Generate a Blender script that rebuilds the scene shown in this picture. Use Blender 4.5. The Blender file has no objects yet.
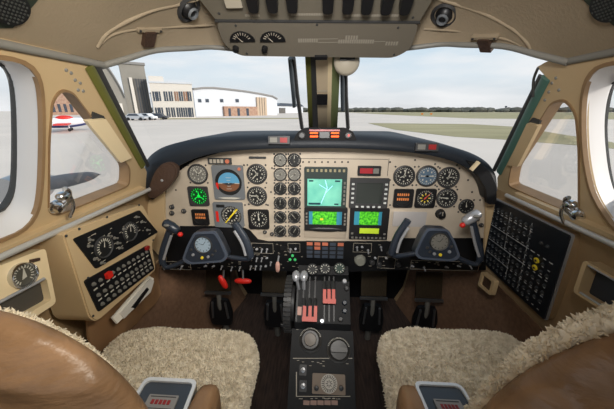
import bpy, bmesh, math, random
from mathutils import Vector, Matrix, noise
from mathutils.geometry import tessellate_polygon
random.seed(11)
S = bpy.context.scene
COL = S.collection
V = Vector
PI = math.pi
# ------------------------------------------------------------------ camera
CAM = V((0, 0, 1.2)); TH = math.radians(19.0); PS = math.radians(3.17); FPX = 272.9
FW = V((-math.sin(PS)*math.cos(TH), math.cos(PS)*math.cos(TH), -math.sin(TH)))
RT = V((math.cos(PS), math.sin(PS), 0))
UP = RT.cross(FW)
def ray(px, py):
    return FW + RT*((px-307)/FPX) - UP*((py-204.5)/FPX)
def onP(px, py, o, n):
    d = ray(px, py); return CAM + d*((V(o)-CAM).dot(n)/d.dot(n))
def onY(px, py, y): return onP(px, py, (0, y, 0), V((0, 1, 0)))
def onX(px, py, x): return onP(px, py, (x, 0, 0), V((1, 0, 0)))
def onZ(px, py, z): return onP(px, py, (0, 0, z), V((0, 0, 1)))
cd = bpy.data.cameras.new('camera'); cam = bpy.data.objects.new('camera', cd); COL.objects.link(cam)
cd.sensor_width = 36; cd.lens = 16.0; cd.clip_start = 0.02; cd.clip_end = 3000
cam.matrix_world = Matrix(((RT.x, UP.x, -FW.x, CAM.x), (RT.y, UP.y, -FW.y, CAM.y), (RT.z, UP.z, -FW.z, CAM.z), (0, 0, 0, 1)))
S.camera = cam
# ------------------------------------------------------------------ materials
def lin(c):
    return tuple(((x/255)/12.92 if x/255 <= .04045 else ((x/255+.055)/1.055)**2.4) for x in c) + (1,)
MATS = {}
def mat(name, rgb, rough=.5, metal=0, var=0, vscale=20, bump=0, bscale=60, emit=0, spec=.5, rgb2=None, stretch=None, detail=4):
    if name in MATS: return MATS[name]
    m = bpy.data.materials.new(name); m.use_nodes = True; nt = m.node_tree; b = nt.nodes['Principled BSDF']
    c = lin(rgb)
    b.inputs['Base Color'].default_value = c
    b.inputs['Roughness'].default_value = rough; b.inputs['Metallic'].default_value = metal
    b.inputs['Specular IOR Level'].default_value = spec
    if var or bump or rgb2:
        tc = nt.nodes.new('ShaderNodeTexCoord'); mp = nt.nodes.new('ShaderNodeMapping')
        nt.links.new(tc.outputs['Object'], mp.inputs['Vector'])
        if stretch: mp.inputs['Scale'].default_value = stretch
    if var or rgb2:
        n = nt.nodes.new('ShaderNodeTexNoise'); n.inputs['Scale'].default_value = vscale; n.inputs['Detail'].default_value = detail
        r = nt.nodes.new('ShaderNodeValToRGB')
        lo = tuple(x*(1-var) for x in c[:3]) + (1,); hi = tuple(min(1, x*(1+var)) for x in c[:3]) + (1,)
        if rgb2: lo, hi = c, lin(rgb2)
        r.color_ramp.elements[0].color = lo; r.color_ramp.elements[1].color = hi
        r.color_ramp.elements[0].position = .32; r.color_ramp.elements[1].position = .68
        nt.links.new(mp.outputs[0], n.inputs['Vector']); nt.links.new(n.outputs['Fac'], r.inputs['Fac'])
        nt.links.new(r.outputs['Color'], b.inputs['Base Color'])
    if bump:
        n2 = nt.nodes.new('ShaderNodeTexNoise'); n2.inputs['Scale'].default_value = bscale; n2.inputs['Detail'].default_value = 5
        bp = nt.nodes.new('ShaderNodeBump'); bp.inputs['Strength'].default_value = bump; bp.inputs['Distance'].default_value = .01
        nt.links.new(mp.outputs[0], n2.inputs['Vector']); nt.links.new(n2.outputs['Fac'], bp.inputs['Height']); nt.links.new(bp.outputs['Normal'], b.inputs['Normal'])
    if emit:
        b.inputs['Emission Color'].default_value = c; b.inputs['Emission Strength'].default_value = emit
        if rgb2: nt.links.new(r.outputs['Color'], b.inputs['Emission Color'])
    MATS[name] = m
    return m
def glass(name, tint=(1, 1, 1), refl=.035):
    m = bpy.data.materials.new(name); m.use_nodes = True; nt = m.node_tree; nt.nodes.clear()
    o = nt.nodes.new('ShaderNodeOutputMaterial'); t = nt.nodes.new('ShaderNodeBsdfTransparent'); g = nt.nodes.new('ShaderNodeBsdfGlossy')
    f = nt.nodes.new('ShaderNodeFresnel'); f.inputs['IOR'].default_value = 1.25; mx = nt.nodes.new('ShaderNodeMixShader')
    t.inputs['Color'].default_value = tint + (1,); g.inputs['Roughness'].default_value = .03
    mu = nt.nodes.new('ShaderNodeMath'); mu.operation = 'MULTIPLY'; mu.inputs[1].default_value = refl*8
    nt.links.new(f.outputs[0], mu.inputs[0]); nt.links.new(mu.outputs[0], mx.inputs['Fac'])
    nt.links.new(t.outputs[0], mx.inputs[1]); nt.links.new(g.outputs[0], mx.inputs[2]); nt.links.new(mx.outputs[0], o.inputs['Surface'])
    MATS[name] = m; return m
HEAD = mat('headliner', (150, 135, 113), .8, var=.05, vscale=6, bump=.12, bscale=160)
TRIM = mat('wall_plastic', (192, 167, 129), .45, var=.04, vscale=5)
CREAM = mat('cream_plastic', (228, 208, 170), .4)
WALL = mat('wall_vinyl', (158, 132, 98), .6, var=.06, vscale=8, bump=.1, bscale=120)
REVEAL = mat('brown_edging', (140, 112, 80), .55, var=.1, vscale=25)
WHITE = mat('white_frame', (212, 210, 210), .45)
BEIGE = mat('panel_paint', (184, 171, 153), .5, var=.06, vscale=14)
TAUPE = mat('overhead_paint', (108, 102, 90), .45, var=.03, vscale=30, metal=.1)
BLACK = mat('black_plastic', (22, 22, 24), .42)
BLACK2 = mat('black_crinkle', (14, 15, 18), .55, spec=.3, bump=.1, bscale=400)
NAVY = mat('blue_black_plastic', (40, 47, 58), .33)
NAVY2 = mat('glareshield_vinyl', (24, 29, 36), .55, spec=.35, bump=.12, bscale=300)
DIAL = mat('dial_black', (22, 23, 24), .5)
DIALG = mat('dial_grey', (112, 110, 104), .5)
DIALB = mat('dial_pale_blue', (150, 168, 182), .5)
MARK = mat('dial_white', (186, 183, 172), .5)
MARK2 = mat('faint_marks', (168, 160, 146), .5)
GREY = mat('bezel_grey', (104, 108, 112), .45)
DGREY = mat('bezel_dark', (52, 52, 53), .45)
CHROME = mat('chrome', (205, 207, 210), .18, 1)
ALU = mat('brushed_aluminium', (165, 167, 170), .32, .9)
RED = mat('red_paint', (205, 38, 28), .4)
REDD = mat('dark_red', (140, 30, 30), .4)
REDM = mat('lever_red', (206, 84, 70), .45)
ORANGE = mat('amber_light', (255, 96, 44), .6, emit=.75, spec=.1)
AMBD = mat('amber_digits', (196, 118, 66), .4, emit=.25)
DIMA = mat('dim_amber', (190, 110, 84), .4)
GREENL = mat('green_light', (70, 190, 110), .4, emit=.25)
GREEND = mat('green_dial_marks', (30, 220, 80), .4, emit=.45)
GREENK = mat('green_dial', (12, 70, 30), .4)
SKYB = mat('horizon_blue', (88, 150, 186), .45)
EARTH = mat('horizon_brown', (120, 78, 54), .45)
YEL = mat('yellow', (230, 205, 50), .4)
LIME = mat('lime_screen', (180, 205, 50), .4, emit=.2)
TEAL = mat('teal_screen', (92, 176, 158), .3, emit=.22, rgb2=(122, 200, 176), vscale=18)
GSCR = mat('green_map_screen', (16, 120, 34), .3, emit=.28, rgb2=(96, 206, 44), vscale=130, detail=2)
CYAN = mat('cyan_screen', (50, 120, 140), .25, emit=.4)
LBLUE = mat('map_line', (170, 225, 255), .3, emit=.7)
DSCR = mat('dark_screen', (58, 62, 60), .15)
MAPD = mat('screen_mark', (20, 60, 70), .3)
LEATH = mat('tan_leather', (142, 110, 80), .42, var=.25, vscale=9, bump=.9, bscale=13, stretch=(1, 1, 2.4))
FLEECE = mat('sheepskin', (204, 191, 168), .95, rgb2=(238, 228, 208), vscale=55, spec=.1)
CARPET = mat('brown_carpet', (118, 88, 66), .95, var=.16, vscale=60, bump=.3, bscale=300)
FLOORM = mat('floor_mat', (80, 62, 52), .8, rgb2=(50, 39, 34), vscale=24, stretch=(5, .5, 1), bump=.15)
OLIVE = mat('olive_seal', (98, 98, 44), .55)
TEALS = mat('teal_seal', (74, 108, 98), .5)
DSEAL = mat('dark_seal', (52, 52, 52), .6)
GSEAL = mat('grey_seal', (128, 126, 120), .5)
BROWNL = mat('dark_brown_leather', (66, 48, 38), .5, bump=.25, bscale=90)
PAPER = mat('paper', (232, 226, 214), .8)
DGREEN = mat('dark_green_plate', (46, 54, 44), .5)
PEDAL = mat('pedal_metal', (70, 60, 46), .4, .5, var=.2, vscale=60, stretch=(6, 1, 1))
PINK = mat('pink_knob', (206, 160, 146), .5)
SILV = mat('silver_plastic', (170, 172, 176), .3, .4)
PGLASS = glass('window_glass')
# ------------------------------------------------------------------ mesh builder
def rpoly(pts, r, seg=4):
    out = []; n = len(pts)
    for i in range(n):
        p0, p1, p2 = V(pts[i-1]).to_2d(), V(pts[i]).to_2d(), V(pts[(i+1) % n]).to_2d()
        a, b = p0-p1, p2-p1; rr = min(r, a.length*.45, b.length*.45)
        s, e = p1+a.normalized()*rr, p1+b.normalized()*rr
        for k in range(seg+1):
            t = k/seg; out.append(tuple(s*(1-t)**2 + p1*2*t*(1-t) + e*t*t))
    return out
def spline(pts, n=8):
    P = [V(p) for p in pts]; out = []
    for i in range(len(P)-1):
        a, b, c, d = P[max(i-1, 0)], P[i], P[i+1], P[min(i+2, len(P)-1)]
        for k in range(n):
            t = k/n
            out.append(.5*((2*b)+(c-a)*t+(2*a-5*b+4*c-d)*t*t+(3*b-a-3*c+d)*t**3))
    out.append(P[-1]); return out
class MB:
    def __init__(s): s.v = []; s.f = []
    def add(s, vs, fs):
        o = len(s.v); s.v += [tuple(v) for v in vs]; s.f += [tuple(i+o for i in f) for f in fs]; return s
    def poly(s, pts, z0, z1, holes=()):
        loops = [list(pts)] + [list(h) for h in holes]
        flat = [p for l in loops for p in l]; n = len(flat)
        tris = tessellate_polygon([[V((p[0], p[1], 0)) for p in l] for l in loops])
        fs = []
        for t in tris:
            a, b, c = (V(flat[i]).to_2d() for i in t)
            cr = (b.x-a.x)*(c.y-a.y)-(b.y-a.y)*(c.x-a.x)
            t = tuple(t) if cr > 0 else tuple(reversed(t))
            fs.append(t); fs.append(tuple(i+n for i in reversed(t)))
        o = 0
        for li, l in enumerate(loops):
            m = len(l)
            ar = sum(l[i][0]*l[(i+1) % m][1]-l[(i+1) % m][0]*l[i][1] for i in range(m))
            flip = (ar < 0) ^ (li > 0)
            for i in range(m):
                j = (i+1) % m
                q = (o+j, o+i, o+i+n, o+j+n)
                fs.append(tuple(reversed(q)) if flip else q)
            o += m
        return s.add([(p[0], p[1], z1) for p in flat]+[(p[0], p[1], z0) for p in flat], fs)
    def rect(s, x0, y0, x1, y1, z0, z1, r=0):
        p = [(x0, y0), (x1, y0), (x1, y1), (x0, y1)]
        return s.poly(rpoly(p, r, 3) if r else p, z0, z1)
    def lathe(s, x, y, prof, n=24, caps=True):
        vs = []; fs = []; m = len(prof)
        for i in range(n):
            a = 2*PI*i/n
            for r, z in prof: vs.append((x+r*math.cos(a), y+r*math.sin(a), z))
        for i in range(n):
            j = (i+1) % n
            for k in range(m-1): fs.append((i*m+k, j*m+k, j*m+k+1, i*m+k+1))
        if caps:
            if prof[0][0] > 1e-6: fs.append(tuple(i*m for i in reversed(range(n))))
            if prof[-1][0] > 1e-6: fs.append(tuple(i*m+m-1 for i in range(n)))
        return s.add(vs, fs)
    def cyl(s, x, y, z0, z1, r0, r1=None, n=16):
        return s.lathe(x, y, [(r0, z0), (r0 if r1 is None else r1, z1)], n)
    def box(s, c, d, M=None):
        x, y, z = d[0]/2, d[1]/2, d[2]/2
        vs = [V((sx*x, sy*y, sz*z)) for sx in (-1, 1) for sy in (-1, 1) for sz in (-1, 1)]
        if M: vs = [M @ v for v in vs]
        return s.add([v+V(c) for v in vs], [(0, 1, 3, 2), (4, 6, 7, 5), (0, 4, 5, 1), (2, 3, 7, 6), (0, 2, 6, 4), (1, 5, 7, 3)])
    def tube(s, path, r, n=10, sy=1.0, hint=None):
        P = [V(p) for p in path]; rs = r if isinstance(r, (list, tuple)) else [r]*len(P)
        vs = []; fs = []; pu = V(hint) if hint else None
        for i, p in enumerate(P):
            t = (P[min(i+1, len(P)-1)]-P[max(i-1, 0)]).normalized()
            if pu is None: pu = t.orthogonal()
            u = pu-t*pu.dot(t)
            u = u.normalized() if u.length > 1e-5 else t.orthogonal().normalized()
            w = t.cross(u); pu = u
            for k in range(n):
                a = 2*PI*k/n; vs.append(p+u*math.cos(a)*rs[i]+w*math.sin(a)*rs[i]*sy)
        for i in range(len(P)-1):
            for k in range(n):
                l = (k+1) % n; fs.append((i*n+k, i*n+l, (i+1)*n+l, (i+1)*n+k))
        fs.append(tuple(reversed(range(n)))); fs.append(tuple((len(P)-1)*n+k for k in range(n)))
        return s.add(vs, fs)
    def ball(s, c, r, n=12, sc=(1, 1, 1), e=1.0, f=None, m=None):
        m = m or n//2+2; vs = []; fs = []
        sp = lambda x: math.copysign(abs(x)**e, x)
        for i in range(m+1):
            th = -PI/2+PI*i/m
            for k in range(n):
                a = 2*PI*k/n
                p = V((sp(math.cos(th))*sp(math.cos(a))*sc[0], sp(math.cos(th))*sp(math.sin(a))*sc[1], sp(math.sin(th))*sc[2]))*r
                if f: p = f(p)
                vs.append(p+V(c))
        for i in range(m):
            for k in range(n):
                l = (k+1) % n; fs.append((i*n+k, i*n+l, (i+1)*n+l, (i+1)*n+k))
        return s.add(vs, fs)
    def grid(s, rows, back=None):
        m = len(rows[0]); vs = [p for r in rows for p in r]; fs = []
        for i in range(len(rows)-1):
            for k in range(m-1): fs.append((i*m+k, i*m+k+1, (i+1)*m+k+1, (i+1)*m+k))
        if back:
            o = len(vs); vs2 = [V(p)+V(back) for p in vs]; vs = list(vs)+vs2
            f2 = [tuple(i+o for i in reversed(f)) for f in fs]; n = len(rows)
            ed = [i for i in range(m)]+[i*m+m-1 for i in range(1, n)]+[(n-1)*m+k for k in reversed(range(m-1))]+[i*m for i in reversed(range(1, n-1))]
            for a, b in zip(ed, ed[1:]+ed[:1]): f2.append((b, a, a+o, b+o))
            fs = fs+f2
        return s.add(vs, fs)
    def ticks(s, x, y, r0, r1, n, w, z0, z1, a0=0, a1=360):
        full = a1-a0 >= 360
        for i in range(n):
            a = math.radians(a0+(a1-a0)*i/(n if full else n-1)); c, q = math.cos(a), math.sin(a)
            px, py = -q*w/2, c*w/2
            s.poly([(x+c*r0+px*-1, y+q*r0-py), (x+c*r1-px, y+q*r1-py), (x+c*r1+px, y+q*r1+py), (x+c*r0+px, y+q*r0+py)], z0, z1)
        return s
    def build(s, name, m, parent=None, smooth=30, shift=None):
        me = bpy.data.meshes.new(name)
        vs = s.v
        if shift is not None: vs = [tuple(V(v)-V(shift)) for v in vs]
        me.from_pydata(vs, [], s.f); me.validate(); me.update()
        bm = bmesh.new(); bm.from_mesh(me); bmesh.ops.recalc_face_normals(bm, faces=bm.faces); bm.to_mesh(me); bm.free()
        me.materials.append(m)
        if smooth:
            me.polygons.foreach_set('use_smooth', [True]*len(me.polygons))
            me.set_sharp_from_angle(angle=math.radians(smooth))
        o = bpy.data.objects.new(name, me); COL.objects.link(o)
        if parent: o.parent = parent
        return o
def tag(o, label=None, cat=None, group=None, kind=None):
    if label: o['label'] = label
    if cat: o['category'] = cat
    if group: o['group'] = group
    if kind: o['kind'] = kind
    return o
class Fr:
    def __init__(s, o, ux, uy):
        s.o = V(o); s.ux = V(ux).normalized(); s.uy = V(uy).normalized(); s.n = s.ux.cross(s.uy).normalized()
    def p(s, px, py, h=0):
        w = onP(px, py, s.o+s.n*h, s.n)-s.o; return (w.dot(s.ux), w.dot(s.uy))
    def w(s, x, y, z=0): return s.o+s.ux*x+s.uy*y+s.n*z
    def at(s, x, y, z=0):
        q = s.w(x, y, z); a, b, c = s.ux, s.uy, s.n
        return Matrix(((a.x, b.x, c.x, q.x), (a.y, b.y, c.y, q.y), (a.z, b.z, c.z, q.z), (0, 0, 0, 1)))
def root(name, label, cat, M=None, group=None):
    o = bpy.data.objects.new(name, None); COL.objects.link(o); o.empty_display_size = .02
    if M is not None: o.matrix_world = M
    return tag(o, label, cat, group)
def rootw(name, label, cat, loc, group=None): return root(name, label, cat, Matrix.Translation(V(loc)), group)
def struct(name, mb, m, smooth=30): return tag(mb.build(name, m, None, smooth), kind='structure')
def local(mb, fr, **k):
    mb.v = [tuple(fr.w(*v)) for v in mb.v]; return mb
def copyof(o, parent, loc=None, rz=None):
    c = o.copy(); COL.objects.link(c); c.parent = parent
    if loc is not None: c.location = loc
    if rz is not None: c.rotation_euler = (0, 0, rz)
    return c
def copytree(r, M, label):
    c = r.copy(); COL.objects.link(c); c.matrix_world = M; c['label'] = label
    for ch in [o for o in COL.objects if o.parent == r]:
        d = copyof(ch, c)
        for g in [o for o in COL.objects if o.parent == ch]: copyof(g, d)
    return c
# ------------------------------------------------------------------ frames
PAN = Fr((0, 1.0, .88), (1, 0, 0), (0, 0, 1))                       # instrument panel face
WL = Fr((-.65, 0, .92), (0, 1, 0), (.13, 0, .39))                   # upper side wall, left
WR = Fr((.66, 0, .92), (0, -1, 0), (-.13, 0, .39))
PED = Fr((0, .785, .452), (1, 0, 0), (0, .36, .325))                # pedestal slope
OVH = Fr((0, .97, 1.3625), (1, 0, 0), (0, -.788, .615))             # overhead panel
LC = Fr((-.6, .7, .8), (0, 1, 0), (0, 0, 1))                        # left console face
RC = Fr((.668, .7, .8), (0, -1, 0), (-.2, 0, 1))                      # right breaker panel face

# ================================================================== SETTING
# ---- side walls above the sill, with their window openings
def plane_pts(fr, pts, h=0): return [fr.p(x, y, h) for x, y in pts]
tri_L = rpoly(plane_pts(WL, [(60, 88), (72, 91), (130, 168), (129, 186), (57, 216), (47.5, 213), (48, 140), (51, 100)]), .02, 3)
tri_R = rpoly(plane_pts(WR, [(566, 98), (577, 112), (580, 150), (580, 213), (571, 214), (508, 186), (511, 168), (552, 101)]), .02, 3)
def resample(pts, n=72):
    L = [0]
    for a, b in zip(pts, pts[1:]+pts[:1]): L.append(L[-1]+math.hypot(b[0]-a[0], b[1]-a[1]))
    cx = sum(p[0] for p in pts)/len(pts); cy = sum(p[1] for p in pts)/len(pts); out = []
    q = pts+pts[:1]
    for i in range(n):
        d = L[-1]*i/n; k = max(j for j in range(len(pts)) if L[j] <= d); t = (d-L[k])/max(1e-9, L[k+1]-L[k])
        out.append((q[k][0]+(q[k+1][0]-q[k][0])*t, q[k][1]+(q[k+1][1]-q[k][1])*t))
    # start every loop at the same bearing
    s0 = max(range(n), key=lambda i: out[i][0]-cx-abs(out[i][1]-cy)*.01*0 if abs(out[i][1]-cy) < .03 else -9)
    return out[s0:]+out[:s0]
def oval(fr, pts, h, ext):
    q = [fr.p(x, y, h) for x, y in pts]; q = [tuple(v)[:2] for v in spline([V((a, b, 0)) for a, b in q], 4)]
    sx = -1 if fr is WL else 1
    ex = (min(p[0] for p in q) if sx < 0 else max(p[0] for p in q))+sx*ext
    return resample(q+[(2*ex-x, y) for x, y in reversed(q)])
rimL = oval(WL, [(0, 56), (20, 60), (35, 72), (41, 96), (42, 142), (40, 190), (35, 214), (22, 230), (0, 240)], 0, .07)
rimR = oval(WR, [(614, 62), (598, 67), (587, 82), (583, 108), (584, 150), (590, 185), (599, 206), (614, 228)], 0, .07)
def side_wall(fr, tri, rim, pil, nm, corner=None):
    b, t = fr.p(*pil[0]), fr.p(*pil[1]); top = .411
    sx = 1 if fr is WL else -1
    out = [(-1.0*sx, 0), (b[0]+.012*sx, 0), (b[0]+.004*sx, b[1]), t]+([fr.p(*corner), (fr.p(*corner)[0]-.03*sx, top)] if corner else [(t[0]-.06*sx, top)])+[(-1.0*sx, top)]
    m = MB().poly(out, -.012, 0, [tri, rim])
    return struct(nm, local(m, fr), TRIM)
wl = side_wall(WL, tri_L, rimL, [(146, 172), (92, 62)], 'wall_left')
wr = side_wall(WR, tri_R, rimR, [(498, 178), (547, 78)], 'wall_right', (537, 67))
def scaled(pts, d):
    cx = sum(p[0] for p in pts)/len(pts); cy = sum(p[1] for p in pts)/len(pts)
    return [(cx+(x-cx)*(1+d), cy+(y-cy)*(1+d)) for x, y in pts]
def window(fr, tri, rim, glassp, k, lab):
    # small front quarter window: brown edging lining its opening, pane
    m = MB().poly(scaled(tri, .0), -.03, .003, [scaled(tri, -.035)]); struct('trim_%d' % k, local(m, fr), REVEAL)
    m = MB().poly(scaled(tri, -.01), -.027, -.024); struct('window_%d' % k, local(m, fr), PGLASS)
    # rear oval window: brown edge, deep white lining, dark seal, pane
    g = oval(fr, glassp, -.06, .05)
    m = MB().poly(scaled(rim, .012), -.004, .006, [scaled(rim, -.03)]); struct('trim_%d' % (k+2), local(m, fr), REVEAL)
    m = MB(); n = len(rim)
    # lofted lining from the rim back to the glass
    q = []
    for t, h in ((0, .002), (.35, -.02), (.5, -.05), (.8, -.058), (1, -.06)):
        q.append([(a[0]+(b[0]-a[0])*t, a[1]+(b[1]-a[1])*t, h) for a, b in zip(scaled(rim, -.03), scaled(g, .06))])
    q = [r+[r[0]] for r in q]
    m.grid(q); struct('trim_%d' % (k+4), local(m, fr), WHITE, 60)
    m = MB().poly(scaled(g, .05), -.066, -.052, [scaled(g, .012)]); struct('trim_%d' % (k+6), local(m, fr), DSEAL)
    m = MB().poly(g, -.064, -.061); struct('window_%d' % (k+2), local(m, fr), PGLASS)
window(WL, tri_L, rimL, [(0, 66), (7, 73), (12, 92), (13.5, 138), (12, 182), (7, 198), (0, 207)], 1, 'left')
window(WR, tri_R, rimR, [(614, 84), (609, 98), (605, 128), (608, 165), (614, 194)], 2, 'right')
# ---- lower side walls (gently bulged), footwell
def lower_wall(sx, nm):
    prof = [(.66, .922), (.70, .80), (.735, .6), (.735, .42), (.69, .1), (.64, -.005)]
    rows = []
    for i in range(27):
        y = -1.0+2.6*i/26
        taper = max(0, y-1.0)*.25
        rows.append([V((sx*(x-taper), y, z)) for x, z in prof])
    return struct(nm, MB().grid(rows, back=(sx*.03, 0, 0)), WALL, 60)
lower_wall(-1, 'wall_lower_left'); lower_wall(1, 'wall_lower_right')
# carpeted kick panels beside the footwells
for sx, nm in ((-1, 'trim_21'), (1, 'trim_22')):
    rows = []
    for i in range(8):
        y = .62+.9*i/7; tp = max(0, y-1.0)*.25
        rows.append([V((sx*(x-tp), y, z)) for x, z in ((.688, .56 if y < 1 else .56), (.712, .5), (.712, .42), (.672, .1), (.63, .002))])
    struct(nm, MB().grid(rows, back=(sx*.004, 0, 0)), CARPET, 60)
struct('floor', MB().box((0, .25, -.02), (1.36, 2.7, .04)), FLOORM)
struct('wall_front', MB().box((0, 1.585, .45), (1.3, .04, .95)), BLACK2)
# ---- ceiling
HX = [0, .2, .36, .46, .53]; HY = [1.05, 1.04, .97, .82, .69]; HZ = [1.392, 1.394, 1.398, 1.362, 1.305]
PX = [0, .2, .34, .45, .53]; PZ = [1.545, 1.535, 1.495, 1.40, 1.305]
def interp(x, X, Y):
    x = abs(x)
    for i in range(len(X)-1):
        if x <= X[i+1]:
            t = (x-X[i])/(X[i+1]-X[i]); return Y[i]+(Y[i+1]-Y[i])*t
    return Y[-1]
def ceil_z(x, y):
    hy, hz, pz = interp(x, HX, HY), interp(x, HX, HZ), interp(x, PX, PZ)
    return pz+(hz-pz)*math.exp(-14*max(0, hy-y))
def on_ceil(px, py, off=0):
    d = ray(px, py); lo, hi = .1, 2.5
    for _ in range(50):
        t = (lo+hi)/2; p = CAM+d*t
        if p.z < ceil_z(p.x, p.y)-off and abs(p.x) < .56: lo = t
        else: hi = t
    return CAM+d*lo
rows = []
for i in range(41):
    x = -.53+1.06*i/40
    r = []
    for k in range(25):
        t = (k/24)**1.7; hy = interp(x, HX, HY); y = hy+(-1.0-hy)*t
        r.append(V((x, y, ceil_z(x, y))))
    rows.append(r)
struct('ceiling', MB().grid(rows, back=(0, 0, .03)), HEAD, 60)
# moulded seams of the headliner, header seal, cove rails, sill rails
def seam(nm, pts, r, m, off=.002, sy=1):
    struct(nm, MB().tube(spline([on_ceil(x, y, off) for x, y in pts], 6), r, 8, sy), m, 60)
seam('trim_31', [(97, 47), (104, 36), (116, 27), (150, 11), (180, 4), (204, -3)], .005, HEAD, -.002)
seam('trim_32', [(100, 44), (114, 34), (140, 29), (175, 27), (214, 25)], .0035, HEAD, -.001)
seam('trim_33', [(533, 55), (529, 45), (516, 31), (490, 16), (462, 6), (436, -2)], .005, HEAD, -.002)
seam('trim_34', [(531, 53), (514, 42), (490, 36), (455, 31), (424, 29)], .0035, HEAD, -.001)
hp = [(x, 0) for x in (-.53, -.50, -.46, -.40, -.36, -.28, -.2, -.1, 0, .1, .2, .28, .36, .40, .46, .50, .53)]
hdr = [V((x, interp(x, HX, HY), interp(x, HX, HZ)-.006)) for x, _ in hp]
struct('trim_35', MB().tube(spline(hdr, 4), .0075, 8), GSEAL, 60)
struct('trim_36', MB().tube([V((-.522, y, 1.302)) for y in (-1, -.2, .3, .69)], .008, 8), GSEAL, 60)
struct('trim_37', MB().tube([V((.532, y, 1.302)) for y in (-1, -.2, .3, .69)], .008, 8), GSEAL, 60)
struct('trim_38', MB().tube([V((-.622, y, .930)) for y in (-1, 0, .5, .93)], .0068, 10), mat('rail_grey', (188, 186, 182), .35, .3), 60)
struct('trim_39', MB().tube([V((.632, y, .926)) for y in (-1, 0, .5, .93)], .0068, 10), mat('rail_grey', (188, 186, 182), .35, .3), 60)
# thin bright welting under the cove
struct('trim_40', MB().tube([V((-.538, y, 1.285)) for y in (-1, .3, .66)], .004, 8), CREAM, 60)
struct('trim_41', MB().tube([V((.548, y, 1.285)) for y in (-1, .3, .66)], .004, 8), CREAM, 60)
# ---- windscreen: two panes, pillar seals, centre post
def wbase(x):
    a = abs(x); y = 1.47-1.45*max(0, a-.1)**1.75; return V((x, y, 1.045-.03*a))
def whead(x):
    return V((x, interp(x, HX, HY), interp(x, HX, HZ)-.006))
def pane(nm, xs0, xs1):
    rows = []
    for i in range(17):
        t = i/16; xb = xs0[0]+(xs1[0]-xs0[0])*t; xh = xs0[1]+(xs1[1]-xs0[1])*t
        b, h = wbase(xb), whead(xh); rows.append([b+(h-b)*(k/8)+V((0, .02, .01))*math.sin(PI*k/8) for k in range(9)])
    struct(nm, MB().grid(rows), PGLASS, 60)
pane('window_5', (-.62, -.53), (-.045, -.045)); pane('window_6', (.045, .045), (.63, .535))
def pillar(nm, fr, base, top, r, m, h):
    a = fr.w(*fr.p(*base, h), h); b = fr.w(*fr.p(*top, h), h)
    struct(nm, MB().tube([a, a+(b-a)*.5, b], r, 8, 2.2, fr.n), m, 60)
pillar('trim_51', WL, (143, 166), (89, 66), .0058, OLIVE, .002)
pillar('trim_52', WL, (148, 166), (95, 62), .004, DSEAL, .0)
pillar('trim_53', WR, (499, 172), (546, 78), .0064, TEALS, .002)
pillar('trim_54', WR, (494, 170), (541, 76), .004, DSEAL, .0)
# fold-down beige plates on the slanted window posts (left, right), dark slots above
for fr, pts, slot, k in ((WL, [(87, 121), (106, 119), (132, 158), (121, 163)], [(94, 112), (104, 116), (106, 120), (92, 121)], 55), (WR, [(527, 123), (538, 126), (517, 167), (507, 165)], [(532, 118), (540, 121), (538, 126), (527, 124)], 56)):
    m = MB().poly(rpoly(plane_pts(fr, pts, .014), .004, 2), .003, .014); struct('trim_%d' % k, local(m, fr), CREAM if k == 55 else TRIM)
    m = MB().poly(plane_pts(fr, slot, .006), .001, .006); struct('trim_%d' % (k+2), local(m, fr), DSEAL)
# rivets on the left and right posts
for fr, pts, k in ((WL, [(71, 73), (75, 80), (80, 83), (78, 90), (83, 91), (66, 70)], 59), (WR, [(552, 83), (556, 78), (559, 90), (549, 92), (545, 100)], 60)):
    m = MB()
    for x, y in pts:
        a = fr.p(x, y); m.lathe(a[0], a[1], [(.004, 0), (.003, .002), (0, .0025)], 8)
    struct('trim_%d' % k, local(m, fr), GSEAL)
# centre post (beige core with a cream edge, green seals both sides)
def post(nm, xa, xb, ya, dy, m):
    # xa..xb pixel span at the top (y 58) and bottom (y 128)
    rows = []
    for py, Y, (l, r) in ((55, 1.045, xa), (92, 1.20, [(xa[0]+xb[0])/2, (xa[1]+xb[1])/2]), (134, 1.42, xb)):
        p, q = onY(l, py, Y-ya), onY(r, py, Y-ya); rows.append([p, q])
    struct(nm, MB().grid(rows, back=(0, dy, .01)), m, 60)
post('trim_61', (305, 318), (309, 319), .0, .03, OLIVE); post('trim_62', (332, 341), (330, 337), .0, .03, mat('post_green', (112, 122, 82), .55))
post('trim_63', (315.5, 328), (318.5, 327), .012, .03, mat('post_beige', (196, 178, 150), .5)); post('trim_64', (328, 332.5), (327, 330.5), .014, .03, CREAM)
post('trim_65', (310.5, 316), (313, 318.5), .008, .02, DSEAL)
# sill ledges under the quarter windows
for fr, a, b, nm in ((WL, .28, .9, 'trim_66'), (WR, -.9, -.28, 'trim_67')):
    m = MB().poly([(a, .008), (b, .008), (b, .03), (a, .03)], 0, .016); struct(nm, local(m, fr), TRIM)

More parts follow.
